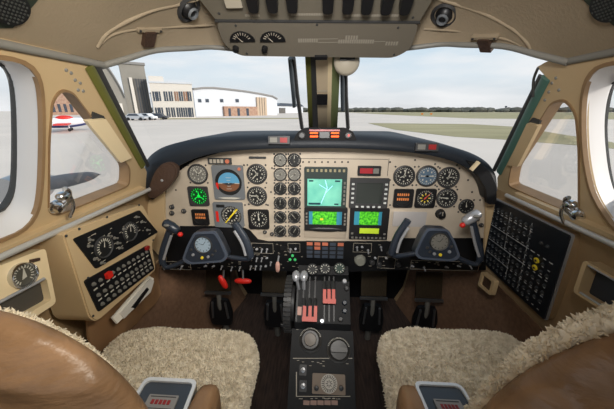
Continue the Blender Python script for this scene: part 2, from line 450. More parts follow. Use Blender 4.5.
# ================================================================== WORLD OUTSIDE
GZ = -1.3
def nodes_ground():
    m = mat('concrete', (216, 203, 191), .9, var=.06, vscale=.12, bump=.05, bscale=3, detail=8)
    return m
CONC = nodes_ground()
GRASS = mat('dry_grass', (142, 134, 96), .95, rgb2=(172, 160, 122), vscale=.16, stretch=(.4, 1.4, 1), detail=8)
struct('ground', MB().box((0, 300, GZ-.05), (2400, 2200, .1)), CONC)
def gpatch(nm, pts, z=.03):
    q = [onZ(x, y, GZ+z) for x, y in pts]; c = sum((v for v in q), V())/len(q)
    o = MB().poly([(v.x, v.y) for v in q], GZ+.001, GZ+z).build(nm, GRASS)
    return tag(o, kind='structure')
gpatch('lawn', [(368, 123), (470, 124), (520, 127), (560, 134), (612, 142), (630, 150), (590, 146), (500, 139), (455, 136.5), (395, 129.5)])
gpatch('lawn', [(348, 112.6), (420, 112.2), (640, 112.4), (640, 119.5), (540, 119), (470, 118.3), (400, 115.2)])
gpatch('lawn', [(300, 111.8), (640, 111.4), (640, 112.0), (300, 112.3)], .04)
gpatch('lawn', [(160, 118.2), (300, 117.8), (300, 118.8), (160, 119.3)])
# far tree line: uncountable
m = MB()
for i in range(420):
    x = random.uniform(-330, 620); y = random.uniform(470, 520); h = random.uniform(3.5, 7.0)
    m.ball((x, y, GZ+h*.55), h, 7, (random.uniform(1, 1.9), .8, .62), m=4)
tag(m.build('tree_line', mat('far_trees', (92, 92, 84), .95, var=.25, vscale=.2)), 'distant line of bare grey brown trees along the horizon', 'trees', kind='stuff')
# buildings -----------------------------------------------------------
def bframe(a, b):
    A, B = onZ(a[0], a[1], GZ), onZ(b[0], b[1], GZ)
    fr = Fr(A, B-A, (0, 0, 1)); return fr, (B-A).length
def bh(fr, x, px, py):   # height of pixel row above the facade base at local x
    return fr.p(px, py)[1]
HGREY = mat('hangar_grey', (136, 132, 124), .8, var=.06, vscale=.3); HDARK = mat('hangar_door', (92, 89, 86), .7)
OFFW = mat('office_white', (214, 208, 200), .8); HWHITE = mat('hangar_white', (202, 206, 212), .8); BRICK = mat('brick_face', (176, 148, 128), .9, rgb2=(150, 116, 98), vscale=.9)
PANEB = mat('window_dark', (62, 70, 82), .2); ROOFG = mat('roof_grey', (130, 128, 126), .7); TANW = mat('tan_wall', (186, 166, 144), .85)
CBLIND = mat('brown_blind', (140, 104, 84), .7)
# grey hangar with the tall door
fr, L = bframe((113, 118.6), (152, 118.1)); f = lambda x, y: fr.p(x, y)
H1 = root('hangar', 'large grey hangar with a tall dark sliding door, left of the white offices', 'building', fr.at(0, 0))
top = f(127, 64)[1]; xs = f(126, 100)[0]; xe = f(150, 100)[0]
MB().rect(xs, 0, xe, top, -5, 0).build('wall', HGREY, H1)
dx0, dx1 = f(137, 100)[0], f(149.5, 100)[0]; dt = f(140, 79)[1]
d = MB().rect(dx0, 0, dx1, dt, 0, .35).build('door', HDARK, H1)
m = MB()
for i in range(1, 5): m.rect(dx0+(dx1-dx0)*i/5-.08, 0, dx0+(dx1-dx0)*i/5+.08, dt, .35, .45)
m.build('door_rib', PANEB, d)
MB().rect(xs-.3, top, xe+.3, top+.7, -5.3, .4).build('roof', ROOFG, H1)
MB().rect(dx0-1.2, 0, dx0-.3, dt*1.02, 0, .6).build('door_post', OFFW, H1)
# barrel-vaulted neighbour
fr2, L2 = bframe((92, 120.2), (128, 119.7)); g = lambda x, y: fr2.p(x, y)
H2 = root('vaulted_hangar', 'barrel-roofed grey hangar at the far left edge of the windscreen', 'building', fr2.at(0, 0))
xa, xb = g(84, 100)[0], g(125.5, 100)[0]; hs, hc = g(127, 98)[1], g(112, 58)[1]
arc = [(xa+(xb-xa)*i/20, hs+(hc-hs)*math.sin(PI*(.12+.88*i/20))**.8) for i in range(21)]
MB().poly([(xb, 0)]+[(xb, hs)]+list(reversed(arc))+[(xa, hs), (xa, 0)], -6, -.2).build('wall', HGREY, H2)
MB().poly([(x, y) for x, y in arc]+[(x, y+.8) for x, y in reversed(arc)], -6.4, .3).build('roof', ROOFG, H2)
MB().rect(xa+(xb-xa)*.5, 0, xb-1, hs*.75, -.2, .1).build('door', OFFW, H2)
# white two-storey offices
fr3, L3 = bframe((152, 118.4), (194, 118.0)); g3 = lambda x, y: fr3.p(x, y)
OF = root('office_building', 'white two-storey office block with two rows of dark windows', 'building', fr3.at(0, 0))
h3 = g3(172, 83.5)[1]; x0, x1 = g3(152, 100)[0], g3(193.5, 100)[0]
MB().rect(x0, 0, x1, h3, -5, 0).build('wall', OFFW, OF)
MB().rect(x0, h3, g3(163, 80)[0], g3(157, 76)[1], -4.8, -.5).build('stair_tower', OFFW, OF)
MB().rect(x0-.2, h3, x1+.2, h3+.5, -5.2, .25).build('parapet', HWHITE, OF)
cols = [155.5, 159.5, 166.5, 171.5, 177, 181.5, 186, 190]
for row, (yt, yb) in enumerate(((91.5, 101), (107.5, 117))):
    for i, c in enumerate(cols):
        a, b = g3(c-1.9, 100)[0], g3(c+1.9, 100)[0]; t, bt = g3(c, yt)[1], g3(c, yb)[1]
        w = MB().rect(a, bt, b, t, 0, .12).build('window', CBLIND if (row == 0 and i in (4, 6)) else PANEB, OF)
        MB().rect((a+b)/2-.06, bt, (a+b)/2+.06, t, .12, .18).build('mullion', OFFW, w)
# white arched hangar with brick front
fr4, L4 = bframe((194, 116.6), (277, 115.2)); g4 = lambda x, y: fr4.p(x, y)
WH = root('white_hangar', 'long white hangar with a low arched roof and brick entrance front', 'building', fr4.at(0, 0))
top4 = [(g4(x, y)) for x, y in ((193, 90), (203, 88.7), (213, 88.6), (228, 90), (245, 92), (262, 94.8), (272, 96.8), (277, 99.5))]
MB().poly([(top4[0][0], 0), (top4[-1][0], 0)]+list(reversed(top4)), -45, 0).build('wall', HWHITE, WH)
MB().poly(top4+[(x, y+.7) for x, y in reversed(top4)], -45.5, .6).build('roof', ROOFG, WH)
a, b = g4(223, 110)[0], g4(256, 110)[0]; t = g4(240, 106.5)[1]
br = MB().rect(a, 0, b, t, 0, 1.2).build('brick_front', BRICK, WH)
for x in (228, 237, 246): MB().rect(g4(x-1.2, 110)[0], 0, g4(x+1.2, 110)[0], t*.8, 1.2, 1.3).build('entrance', PANEB, br)
a, b = g4(256.5, 110)[0], g4(266, 110)[0]; t = g4(262, 97.5)[1]
d = MB().rect(a, 0, b, t, 0, .8).build('door', TANW, WH)
m = MB()
for i in range(1, 4): m.rect(a+(b-a)*i/4-.1, 0, a+(b-a)*i/4+.1, t, .8, .95)
m.build('door_rib', HDARK, d)
for x in (199.5, 207, 221.5, 237): MB().rect(g4(x-1.6, 100)[0], g4(x, 102.3)[1], g4(x+1.6, 100)[0], g4(x, 99)[1], 0, .2).build('window', PANEB, WH)
# low far building
fr5, L5 = bframe((276, 113.4), (304, 112.9)); g5 = lambda x, y: fr5.p(x, y)
LB = root('low_building', 'small low white building with grey roof beyond the white hangar', 'building', fr5.at(0, 0))
MB().rect(g5(277, 110)[0], 0, g5(303, 110)[0], g5(285, 106)[1], -30, 0).build('wall', HWHITE, LB)
MB().poly([(g5(277, 110)[0]-1, g5(285, 106)[1]), (g5(303, 110)[0]+1, g5(285, 106)[1]), (g5(300, 110)[0], g5(290, 103.5)[1]), (g5(280, 110)[0], g5(290, 103.5)[1])], -31, 1).build('roof', PANEB, LB)
MB().rect(g5(279, 110)[0], 0, g5(285, 110)[0], g5(285, 108)[1], 0, .5).build('door', HDARK, LB)
# brown brick terminal far left, behind the quarter window
fr6, L6 = bframe((30, 115.2), (92, 114.8)); g6 = lambda x, y: fr6.p(x, y)
TB = root('brick_building', 'brown brick building seen through the left quarter window', 'building', fr6.at(0, 0))
MB().rect(g6(44, 110)[0], 0, g6(80, 110)[0], g6(60, 86)[1], -20, 0).build('wall', BRICK, TB)
for x in (54, 60, 66, 72): MB().rect(g6(x-1.5, 110)[0], g6(x, 112)[1], g6(x+1.5, 110)[0], g6(x, 104)[1], 0, .15).build('window', PANEB, TB)
# control tower, windsock sized markers
q = onZ(505, 111.2, GZ); T = rootw('control_tower', 'tiny grey control tower on the right horizon', 'tower', (q.x, q.y, GZ))
MB().cyl(0, 0, 0, 14, 2.6, 2.2, 10).build('shaft', ROOFG, T); MB().lathe(0, 0, [(2.2, 14), (4, 15.5), (4.6, 18.5), (3.6, 19.2), (0, 20)], 10).build('cab', PANEB, T)
for i, (x, lab) in enumerate(((422, 'left orange taxiway sign in the grass ahead'), (431, 'right orange taxiway sign in the grass ahead'))):
    q = onZ(x, 115.2, GZ+.03); r = rootw('taxiway_sign', lab, 'sign', q, 'taxiway signs')
    MB().rect(-.6, .3, .6, 1.1, -.1, .1).build('board', mat('sign_orange', (220, 130, 40), .5), r)
    for s in (-.4, .4): MB().box((s, 0, .15), (.06, .06, .32)).build('leg', DGREY, r)
    for ch in [o for o in COL.objects if o.parent == r and o.name.startswith('board')]: ch.rotation_euler = (PI/2, 0, 0)
# parked cars by the hangar
CARM = [mat('car_white', (228, 230, 232), .3), mat('car_silver', (176, 180, 186), .3), mat('car_dark', (70, 74, 82), .3)]
def car(px, py, m, label, rz=.0):
    q = onZ(px, py, GZ); r = root('car', label, 'car', Matrix.Translation(q) @ Matrix.Rotation(rz, 4, 'Z') @ Matrix.Scale(1.2, 4), 'cars by the hangar')
    pr = [(-2.1, .35), (2.1, .35), (2.15, .8), (1.3, .92), (.7, 1.45), (-1.1, 1.48), (-1.9, .98), (-2.15, .9)]
    mb = MB().poly(rpoly(pr, .12, 2), -.85, .85); mb.v = [(x, -z, y) for x, y, z in mb.v]; mb.build('body', m, r)
    gl = [(-1.6, .98), (1.0, .98), (.62, 1.38), (-1.05, 1.4)]
    mb = MB().poly(gl, -.87, .87); mb.v = [(x, -z, y) for x, y, z in mb.v]; mb.build('glass', PANEB, r)
    for x in (-1.35, 1.35):
        for y in (-.82, .82):
            mb = MB().cyl(0, 0, -.1, .1, .34, n=14); mb.v = [(a+x, c+y, b+.34) for a, b, c in mb.v]; mb.build('wheel', BLACK, r)
car(137, 120.4, CARM[1], 'silver car parked before the tall hangar door, left of the white one', .1)
car(147.5, 120, CARM[0], 'white car parked in front of the tall hangar door', -.1)
car(159, 119.6, CARM[2], 'dark car parked by the office building corner', .2)
# parked light aircraft seen through the left quarter window
q = onZ(70, 131, GZ)
PLM = Matrix.Translation(q) @ Matrix.Rotation(math.radians(38), 4, 'Z')
PL = root('light_aircraft', 'red white and blue light aircraft parked outside the left quarter window', 'airplane', PLM)
ACW = mat('aircraft_white', (232, 232, 236), .35); ACB = mat('aircraft_blue', (44, 58, 120), .35)
fus = [V((x, 0, z)) for x, z in ((-3.4, 1.2), (-3.0, 1.2), (-1.5, 1.1), (0, 1.1), (1.2, 1.2), (2.6, 1.35), (3.8, 1.45))]
MB().tube(fus, [.18, .42, .52, .56, .46, .26, .1], 14, 1.0).build('fuselage', ACW, PL)
MB().tube([p-V((0, 0, .30)) for p in fus[1:6]], [.2, .34, .36, .28, .1], 12, 1.25).build('belly_stripe', ACB, PL)
MB().ball((-.2, 0, 1.55), .62, 14, (1.5, .7, .62)).build('canopy', RED, PL)
MB().box((-.3, 0, .95), (1.3, 9.0, .14)).build('wing', RED, PL)
MB().box((3.5, 0, 1.45), (.7, 2.6, .08)).build('tailplane', RED, PL)
mb = MB().poly([(3.0, 1.4), (3.9, 1.4), (4.1, 2.5), (3.6, 2.5)], -.05, .05); mb.v = [(x, z, y) for x, y, z in mb.v]; mb.build('fin', ACB, PL)
for x, y in ((-2.4, 0), (.1, -1.1), (.1, 1.1)):
    w = MB().cyl(0, 0, -.08, .08, .2, n=12); w.v = [(a+x, c+y, b+.2) for a, b, c in w.v]; lg = w.build('wheel', BLACK, PL)
    MB().tube([V((x, y, .2)), V((x, y*.7, 1.0))], .05, 6).build('strut', ACW, lg)
# own propeller outside the left quarter window
c = onX(99, 174.5, -1.7); h0 = onX(26, 188, -2.35)
PR = rootw('propeller', 'dark grey propeller blade outside the left quarter window', 'propeller', h0)
ax = (c-h0); n = 14; rows = []
for i in range(n+1):
    t = i/n; w = .018+.036*math.sin(PI*min(1, .15+t*.8))
    if t > .86: w *= math.sqrt(max(0.02, 1-((t-.86)/.14)**2))
    tw = math.radians(18-30*t); up = V((0, -math.sin(tw), math.cos(tw))); p = ax*t
    rows.append([p+up*w*math.cos(a)+V((0, math.cos(tw), math.sin(tw)))*(.016+.02*(1-t))*math.sin(a) for a in [2*PI*k/12 for k in range(13)]])
MB().grid(rows).build('blade', mat('blade_grey', (88, 90, 96), .45), PR, 60)
mb = MB().lathe(0, 0, [(.11, -.14), (.13, 0), (.11, .12), (.05, .24), (0, .28)], 16); mb.v = [(x, z, y) for x, y, z in mb.v]; mb.build('spinner', ALU, PR, 60)

# ================================================================== INSTRUMENT PANEL
beige = [(163, 238), (164, 205), (167, 189), (178, 172), (195, 160), (222, 152), (262, 148.5), (325, 147), (385, 149), (430, 153.5), (458, 161), (476, 173), (486, 190), (488, 210), (485, 238), (404, 238), (399, 241), (268, 241), (258, 239), (250, 230), (240, 226), (180, 226), (170, 238)]
IP = root('instrument_panel', 'beige metal instrument panel spanning the cockpit under the dark glareshield', 'instrument panel', PAN.at(0, 0))
pts = [PAN.p(x, y) for x, y in beige]
MB().poly(pts, -.006, 0).build('panel_face', BEIGE, IP, 0)
PP = PAN.p
bk = [(150, 224), (151, 204), (160, 176), (178, 161), (205, 152), (325, 146), (440, 152), (472, 163), (489, 182), (490, 226)]
MB().poly([PP(x, y) for x, y in bk], -.012, -.0065).build('backing_plate', BLACK2, IP)
# printed seams and blank plates
m = MB()
a, b = PP(300, 158.5), PP(388, 158.5); m.rect(a[0], a[1]-.0009, b[0], a[1]+.0009, 0, .0008)
a, b = PP(389, 158.5), PP(389, 176); m.rect(a[0]-.0009, b[1], a[0]+.0009, a[1], 0, .0008)
m.build('panel_seam', DGREY, IP)
def prect(x0, y0, x1, y1): a = PP(x0, y1); b = PP(x1, y0); return a[0], a[1], b[0], b[1]
MB().rect(*prect(392, 212, 427, 226), 0, .003, .003).build('blank_plate', mat('blank_plate_grey', (170, 166, 164), .5), IP)
MB().rect(*prect(249, 156.5, 266, 158.5), 0, .004, .002).build('vent_slot', DSEAL, IP)
MB().rect(*prect(304, 230, 346, 237), 0, .004).build('lower_strip', mat('strip_grey', (160, 148, 132), .5), IP)
scr = MB().lathe(0, 0, [(.0036, 0), (.0036, .0012), (.002, .002), (0, .002)], 8)
first = None
for x, y in [(303, 162), (309, 162), (315, 162), (322, 162), (328, 162), (335, 162), (342, 162), (348, 162), (390, 162), (395, 213), (424, 213), (395, 224), (424, 224), (415, 160), (468, 180), (472, 192), (480, 200), (176, 190), (173, 205), (190, 158), (244, 165), (240, 190), (245, 205), (268, 205), (272, 168), (271, 192), (435, 164), (390, 180), (390, 205), (457, 165)]:
    p = PP(x, y)
    if first is None: first = scr.build('screw', DSEAL, IP); first.location = (p[0], p[1], 0)
    else: copyof(first, IP, (p[0], p[1], 0))

def fmt_screw(r, R, par, sq):
    global first
    for sx in (-1, 1):
        for sy in (-1, 1): copyof(first, par, (sx*R, sy*R, .0))
def gauge(px, py, r, label, name='gauge', cat='gauge', group=None, sq=False, bez=DGREY, dial=DIAL, marks=MARK, nt=24, needles=((60, .75),), sub=None, fr=PAN, screws=True, needm=MARK, sc=.0038, tick=(0, 360), z=0):
    p = fr.p(px, py); R = r*sc
    g = root(name, label, cat, fr.at(p[0], p[1], z), group)
    circ = [(R*.84*math.cos(2*PI*i/28), R*.84*math.sin(2*PI*i/28)) for i in range(28)]
    if sq:
        w = R*1.0
        MB().poly(rpoly([(-w, -w), (w, -w), (w, w), (-w, w)], R*.22, 3), .0005, .007, [circ]).build('bezel', bez, g)
    else:
        MB().lathe(0, 0, [(R*.83, .001), (R*.83, .0045), (R*.9, .0075), (R*.97, .0065), (R, .0005)], 28, False).build('bezel', bez, g)
    MB().cyl(0, 0, .0003, .0018, R*.86, n=28).build('dial', dial, g)
    mk = MB(); mk.ticks(0, 0, R*.66, R*.79, nt, R*.055, .0018, .0023, *tick)
    if nt >= 18:
        for i in range(0, nt, 3):
            a = math.radians(tick[0]+(tick[1]-tick[0])*i/nt); mk.rect(R*.5*math.cos(a)-R*.055, R*.5*math.sin(a)-R*.075, R*.5*math.cos(a)+R*.055, R*.5*math.sin(a)+R*.075, .0018, .0023)
    mk.build('dial_marks', marks, g)
    for ang, ln in needles:
        a = math.radians(ang)
        nd = MB().poly([(-R*.16, -R*.05), (0, -R*.06), (R*ln, -R*.02), (R*ln, R*.02), (0, R*.06), (-R*.16, R*.05)], .003, .0036)
        nd.cyl(0, 0, .0018, .0042, R*.09, n=10)
        o = nd.build('needle', needm, g); o.rotation_euler = (0, 0, a)
    if screws: fmt_screw(px, R*.86, g, sq)
    return g, R
# --- pilot's gauges
g, R = gauge(198, 174, 10.5, 'round grey-faced airspeed gauge in the upper left corner of the beige panel', 'airspeed_indicator', dial=DIALG, needles=((118, .7), (35, .6)))
g, R = gauge(199, 196, 10.5, 'square gauge with glowing green dial under the round grey-faced gauge', 'green_gauge', sq=True, dial=GREENK, marks=GREEND, nt=20, needles=((90, .5), (210, .5), (330, .5)), needm=GREEND)
g, R = gauge(201, 217, 9, 'small square black gauge with amber readouts under the green gauge', 'digital_gauge', sq=True, bez=BLACK, nt=8, needles=(), marks=BLACK)
m = MB()
for yy in (.35, -.05):
    for i in range(6): m.rect(R*(-.62+.21*i), R*yy-R*.13, R*(-.62+.21*i)+R*.13, R*yy+R*.13, .003, .0036)
m.build('readout', AMBD, g)
gauge(257, 174, 10.5, 'round black gauge right of the blue attitude indicator, top of its column of three', 'altimeter', needles=((225, .75), (120, .45)), group='gauges in the column right of the attitude indicator')
gauge(257, 196, 10.5, 'round black gauge right of the attitude indicator, middle of its column of three', 'altimeter', needles=((175, .75), (300, .5)), group='gauges in the column right of the attitude indicator')
gauge(259, 219, 11, 'rounded square black gauge at the foot of the column right of attitude indicator', 'vertical_speed_gauge', sq=True, bez=BLACK, needles=((95, .6),), group='gauges in the column right of the attitude indicator')
# attitude indicator
p = PP(229, 182); g = root('attitude_indicator', 'attitude indicator with blue and brown ball in a grey square bezel', 'gauge', PAN.at(*p))
R = .052; circ = [(R*math.cos(2*PI*i/32), R*math.sin(2*PI*i/32)) for i in range(32)]
MB().poly(rpoly([(-.06, -.068), (.06, -.068), (.06, .066), (-.06, .066)], .008, 3), .0005, .009, [circ]).build('bezel', GREY, g)
MB().cyl(0, 0, .0003, .0025, R, n=32).build('surround', DIAL, g)
r2 = R*.8
MB().poly([(r2*math.cos(PI*i/20), r2*math.sin(PI*i/20)-.004) for i in range(21)], .0025, .004).build('sky_half', SKYB, g)
MB().poly([(r2*math.cos(PI+PI*i/20), r2*.8*math.sin(PI+PI*i/20)-.004) for i in range(21)], .0025, .004).build('ground_half', EARTH, g)
m = MB().rect(-r2, -.0055, r2, -.003, .004, .0048)
for i, w in ((1, .014), (2, .02), (-1, .014), (-2, .02)): m.rect(-w/2, i*.011-.005, w/2, i*.011-.0035, .004, .0048)
m.build('horizon_line', MARK, g)
MB().poly([(-.026, -.004), (-.004, -.002), (0, -.006), (.004, -.002), (.026, -.004), (0, -.013)], .005, .006).build('aircraft_symbol', DSEAL, g)
MB().rect(-.05, -.028, -.041, -.002, .0045, .006).build('warning_flag', RED, g)
MB().cyl(.047, .053, .009, .014, .006, n=12).build('button', DIMA, g)
MB().poly([(-.045, -.061), (-.02, -.066), (.02, -.066), (.045, -.061), (.02, -.0585), (-.02, -.0585)], .009, .011).build('slip_tube', MARK, g)
# horizontal situation indicator
p = PP(229, 214); g = root('compass_indicator', 'black compass gauge with a red flag below the attitude indicator', 'gauge', PAN.at(*p))
R = .042; c0 = [(R*math.cos(2*PI*i/32)+.01, R*math.sin(2*PI*i/32)-.006) for i in range(32)]
MB().poly(rpoly([(-.06, -.055), (.06, -.055), (.06, .051), (-.06, .051)], .008, 3), .0005, .008, [c0]).build('bezel', GREY, g)
MB().cyl(.01, -.006, .0003, .002, R*1.02, n=32).build('dial', DIAL, g)
MB().ticks(.01, -.006, R*.72, R*.9, 36, .0016, .002, .0028).ticks(.01, -.006, R*.45, R*.62, 12, .004, .002, .0028).build('compass_card', MARK, g)
MB().poly([(-.018, -.036), (-.015, -.038), (.040, .022), (.032, .024)], .003, .004).build('course_needle', YEL, g)
MB().rect(-.05, -.03, -.04, .014, .008, .0095).build('warning_flag', RED, g)
MB().rect(-.045, .03, -.012, .042, .008, .009).build('distance_window', DIAL, g)
# placard with amber light
p = PP(220, 161); g = root('annunciator_strip', 'small black label strip with one amber light above the attitude indicator', 'light', PAN.at(*p))
MB().rect(-.045, -.012, .045, .012, 0, .005, .002).build('plate', DSEAL, g); MB().cyl(.03, 0, .005, .010, .008, n=12).build('lamp', DIMA, g)
m = MB()
for i in range(4): m.rect(-.038+i*.014, -.007, -.028+i*.014, .007, .005, .0058)
m.build('readout', MARK2, g)
# --- twelve engine gauges
rows_ = ['top', 'second', 'third', 'fourth', 'fifth', 'bottom']; ang = [(90, 90), (200, 215), (80, 95), (88, 84), (135, 128), (40, 60)]
for i, y in enumerate((160, 174.5, 188.5, 203, 217, 231)):
    for k, x in enumerate((280.3, 294.3)):
        gauge(x, y, 6.7, '%s of the two small engine gauges in the %s row of the paired stack' % (('left', 'right')[k], rows_[i]), 'engine_gauge', 'gauge', 'paired engine gauges', nt=14, tick=(-40, 240), dial=DIALG if i < 2 and not (i == 0 and k == 1) else DIAL, needles=((ang[i][k], .7), (ang[i][k]-180, .3)))
# --- copilot's gauges
CG = 'gauges in front of the right-hand yoke'
gauge(404, 176, 10.5, 'round dark gauge in the top row of the right-hand group, nearest the centre screens', 'airspeed_indicator', group=CG, needles=((80, .7), (200, .4)))
gauge(427, 176, 10.5, 'round gauge with blue-grey horizon face, middle of the right-hand top row', 'attitude_gauge', group=CG, dial=mat('dial_bluegrey', (84, 104, 122), .5), needles=((0, .6), (180, .6)))
gauge(448, 177.5, 10.5, 'round dark gauge at the outer end of the right-hand top row', 'altimeter', group=CG, needles=((75, .7), (10, .4)))
g, R = gauge(403, 198, 9.6, 'square black gauge with amber digits at the inner end of the right-hand lower row', 'digital_gauge', group=CG, sq=True, bez=BLACK, nt=8, needles=(), marks=BLACK)
m = MB()
for yy in (.38, -.12):
    for i in range(6): m.rect(R*(-.62+.21*i), R*yy-R*.13, R*(-.62+.21*i)+R*.13, R*yy+R*.13, .003, .0036)
m.build('readout', AMBD, g)
g, R = gauge(425, 198, 9.8, 'square black gauge with coloured compass dial, middle of the right-hand lower row', 'compass_gauge', group=CG, sq=True, bez=BLACK, needles=((50, .7),), needm=REDM)
MB().ticks(0, 0, R*.3, R*.48, 8, R*.1, .0024, .003).build('inner_marks', YEL, g)
gauge(446.5, 198, 10.2, 'round dark gauge at the outer end of the right-hand lower row', 'vertical_speed_gauge', group=CG, needles=((175, .75),))
gauge(466, 206, 7.4, 'small round black gauge at the right end of the beige panel behind the yoke switch', 'small_gauge', nt=12, needles=((100, .6),))
def panel_knob(px, py, r, label, m=BLACK, fr=PAN, name='knob', h=.02, group=None):
    p = fr.p(px, py); k = root(name, label, 'knob', fr.at(*p), group); rr = r*.0038
    MB().lathe(0, 0, [(rr*1.25, 0), (rr*1.2, .004), (rr, .005), (rr*.92, h), (rr*.7, h+.002), (0, h+.002)], 16).build('cap', m, k)
    MB().rect(-rr*.1, 0, rr*.1, rr*.9, h+.002, h+.003).build('pointer', MARK2, k)
    return k
panel_knob(440, 213.5, 4, 'black knob under the right-hand gauges, between the grey plate and the yoke')
panel_knob(203, 209+2, 0.1, '') if False else None
KG = 'small dark knobs at the right edge of the beige panel'
for (x, y), lab in zip(((475, 213), (477, 219), (474, 228), (481, 225)), ('uppermost of the small dark knobs at the right edge of the beige panel', 'second highest small dark knob at the right edge of the beige panel', 'lowest small dark knob at the right edge of the beige panel', 'small dark knob nearest the right side wall, low on the beige panel')):
    panel_knob(x, y, 1.8, lab, DGREY, group=KG, h=.008)
LG = 'small knobs on the left edge of the beige panel'
for (x, y), lab in zip(((172, 207), (184, 211), (172, 213)), ('upper small knob at the left edge of the beige panel', 'knob at the left of the panel beside the small amber-digit gauge', 'lower small knob at the left edge of the beige panel above the yoke')):
    panel_knob(x, y, 2.2, lab, DGREY, group=LG, h=.008)
for (x, y), lab in zip(((265, 232), (272, 234)), ('left of the two small knobs at the foot of the panel by the engine gauges', 'right of the two small knobs at the foot of the panel by the engine gauges')):
    panel_knob(x, y, 1.8, lab, DGREY, group='small knobs below the gauge column', h=.008)
# --- displays
def disp(name, label, x0, y0, x1, y1, scr, m, bez=DGREY, cat='display'):
    a = prect(x0, y0, x1, y1); cx, cy = (a[0]+a[2])/2, (a[1]+a[3])/2
    r = root(name, label, cat, PAN.at(cx, cy)); s = prect(*scr); s = (s[0]-cx, s[1]-cy, s[2]-cx, s[3]-cy)
    b = (a[0]-cx, a[1]-cy, a[2]-cx, a[3]-cy)
    MB().poly(rpoly([(b[0], b[1]), (b[2], b[1]), (b[2], b[3]), (b[0], b[3])], .004, 2), .0005, .010, [[(s[0], s[1]), (s[2], s[1]), (s[2], s[3]), (s[0], s[3])]]).build('bezel', bez, r)
    MB().rect(s[0]-.001, s[1]-.001, s[2]+.001, s[3]+.001, .001, .006).build('screen', m, r)
    return r, s, b
def buttons(r, pts, w, h, m, name='button', z=.010):
    f0 = None
    for x, y in pts:
        if f0 is None: f0 = MB().rect(-w/2, -h/2, w/2, h/2, 0, .003, .001).build(name, m, r); f0.location = (x, y, z)
        else: copyof(f0, r, (x, y, z))
r, s, b = disp('map_display', 'large pale green moving map display in the centre of the panel', 304.5, 167, 347.5, 206.5, (307.5, 178.5, 342, 205), TEAL, mat('display_bezel', (40, 52, 50), .45))
buttons(r, [(b[0]+.014+.0165*i, b[3]-.012) for i in range(9)], .008, .010, mat('button_tan', (150, 140, 108), .5))
buttons(r, [(b[2]-.008, s[1]+.012+.016*i) for i in range(6)], .007, .009, DIALG)
cx = (s[0]+s[2])/2
MB().tube([V((cx-.012, s[1]+.01, .0065)), V((cx+.004, -.02, .0065)), V((cx+.010, .0, .0065)), V((cx+.002, .03, .0065))], .0013, 6).tube([V((cx+.004, -.02, .0065)), V((cx+.03, .008, .0065))], .0010, 6).tube([V((cx-.02, .012, .0065)), V((cx+.012, -.008, .0065))], .0008, 6).build('map_route', LBLUE, r)
MB().rect(s[0]+.006, s[3]-.012, s[0]+.022, s[3]-.006, .006, .0066).rect(s[2]-.026, s[3]-.012, s[2]-.006, s[3]-.006, .006, .0066).rect(s[0]+.004, s[1]+.004, s[0]+.05, s[1]+.012, .006, .0066).rect(s[2]-.026, s[1]+.004, s[2]-.01, s[1]+.01, .006, .0066).build('map_labels', MAPD, r)
r, s, b = disp('map_navigator', 'black navigation unit with bright green map directly under the pale green display', 304.5, 207.3, 347.5, 229.5, (309, 211, 342, 223.5), GSCR, BLACK)
MB().rect(s[0], s[1], s[0]+.014, s[3], .006, .0066).build('data_column', CYAN, r); MB().rect(s[2]-.02, s[1], s[2], s[3], .006, .0066).build('data_column', CYAN, r)
MB().rect(s[0]+.044, s[1]+.018, s[0]+.056, s[1]+.026, .006, .0066).build('map_patch', YEL, r)
buttons(r, [(b[0]+.009, -.018+.014*i) for i in range(4)]+[(b[2]-.009, -.018+.014*i) for i in range(4)], .007, .008, DIALG)
MB().ball((0, b[1]+.006, .010), .03, 16, (2.2, .3, .12)).build('card_slot', BLACK, r)
r, s, b = disp('radar_display', 'dark switched-off radar screen with key rows, right of the green map display', 348.5, 178, 389.5, 207, (355.5, 182.5, 383, 203), DSCR)
buttons(r, [(b[0]+.012, -.036+.018*i) for i in range(5)]+[(b[2]-.011, -.036+.018*i) for i in range(5)]+[(-.042+.021*i, b[1]+.006) for i in range(5)], .010, .007, mat('key_pale', (182, 186, 184), .5))
r, s, b = disp('radio_navigator', 'black radio unit with green screen and yellow strip below the dark radar screen', 348.5, 208, 389.5, 238, (353.5, 211, 382, 224), GSCR, BLACK)
MB().rect(s[0], s[1], s[0]+.02, s[3], .006, .0066).build('data_column', CYAN, r); MB().rect(s[2]-.012, s[1], s[2], s[3], .006, .0066).build('data_column', CYAN, r)
q = prect(359, 227.5, 378.5, 232); q2 = prect(348.5, 208, 389.5, 238); ccx, ccy = (q2[0]+q2[2])/2, (q2[1]+q2[3])/2
MB().rect(q[0]-ccx, q[1]-ccy, q[2]-ccx, q[3]-ccy, .010, .0125).build('frequency_strip', LIME, r)
buttons(r, [(b[0]+.014+.0155*i, b[1]+.008) for i in range(9)]+[(b[0]+.012, b[1]+.026), (b[2]-.012, b[1]+.026)], .009, .007, DIALG)
# red annunciator
p = PP(369, 170.5); r = root('warning_light_unit', 'small black unit with red warning tiles above the dark radar screen', 'light', PAN.at(*p))
MB().rect(-.042, -.018, .042, .018, .0005, .009, .003).build('housing', BLACK, r); MB().rect(-.034, -.009, .012, .010, .009, .011).build('red_tile', mat('red_tile', (150, 30, 40), .4, emit=.1), r); MB().rect(.014, -.009, .034, .010, .009, .011).build('grey_tile', DIALG, r)

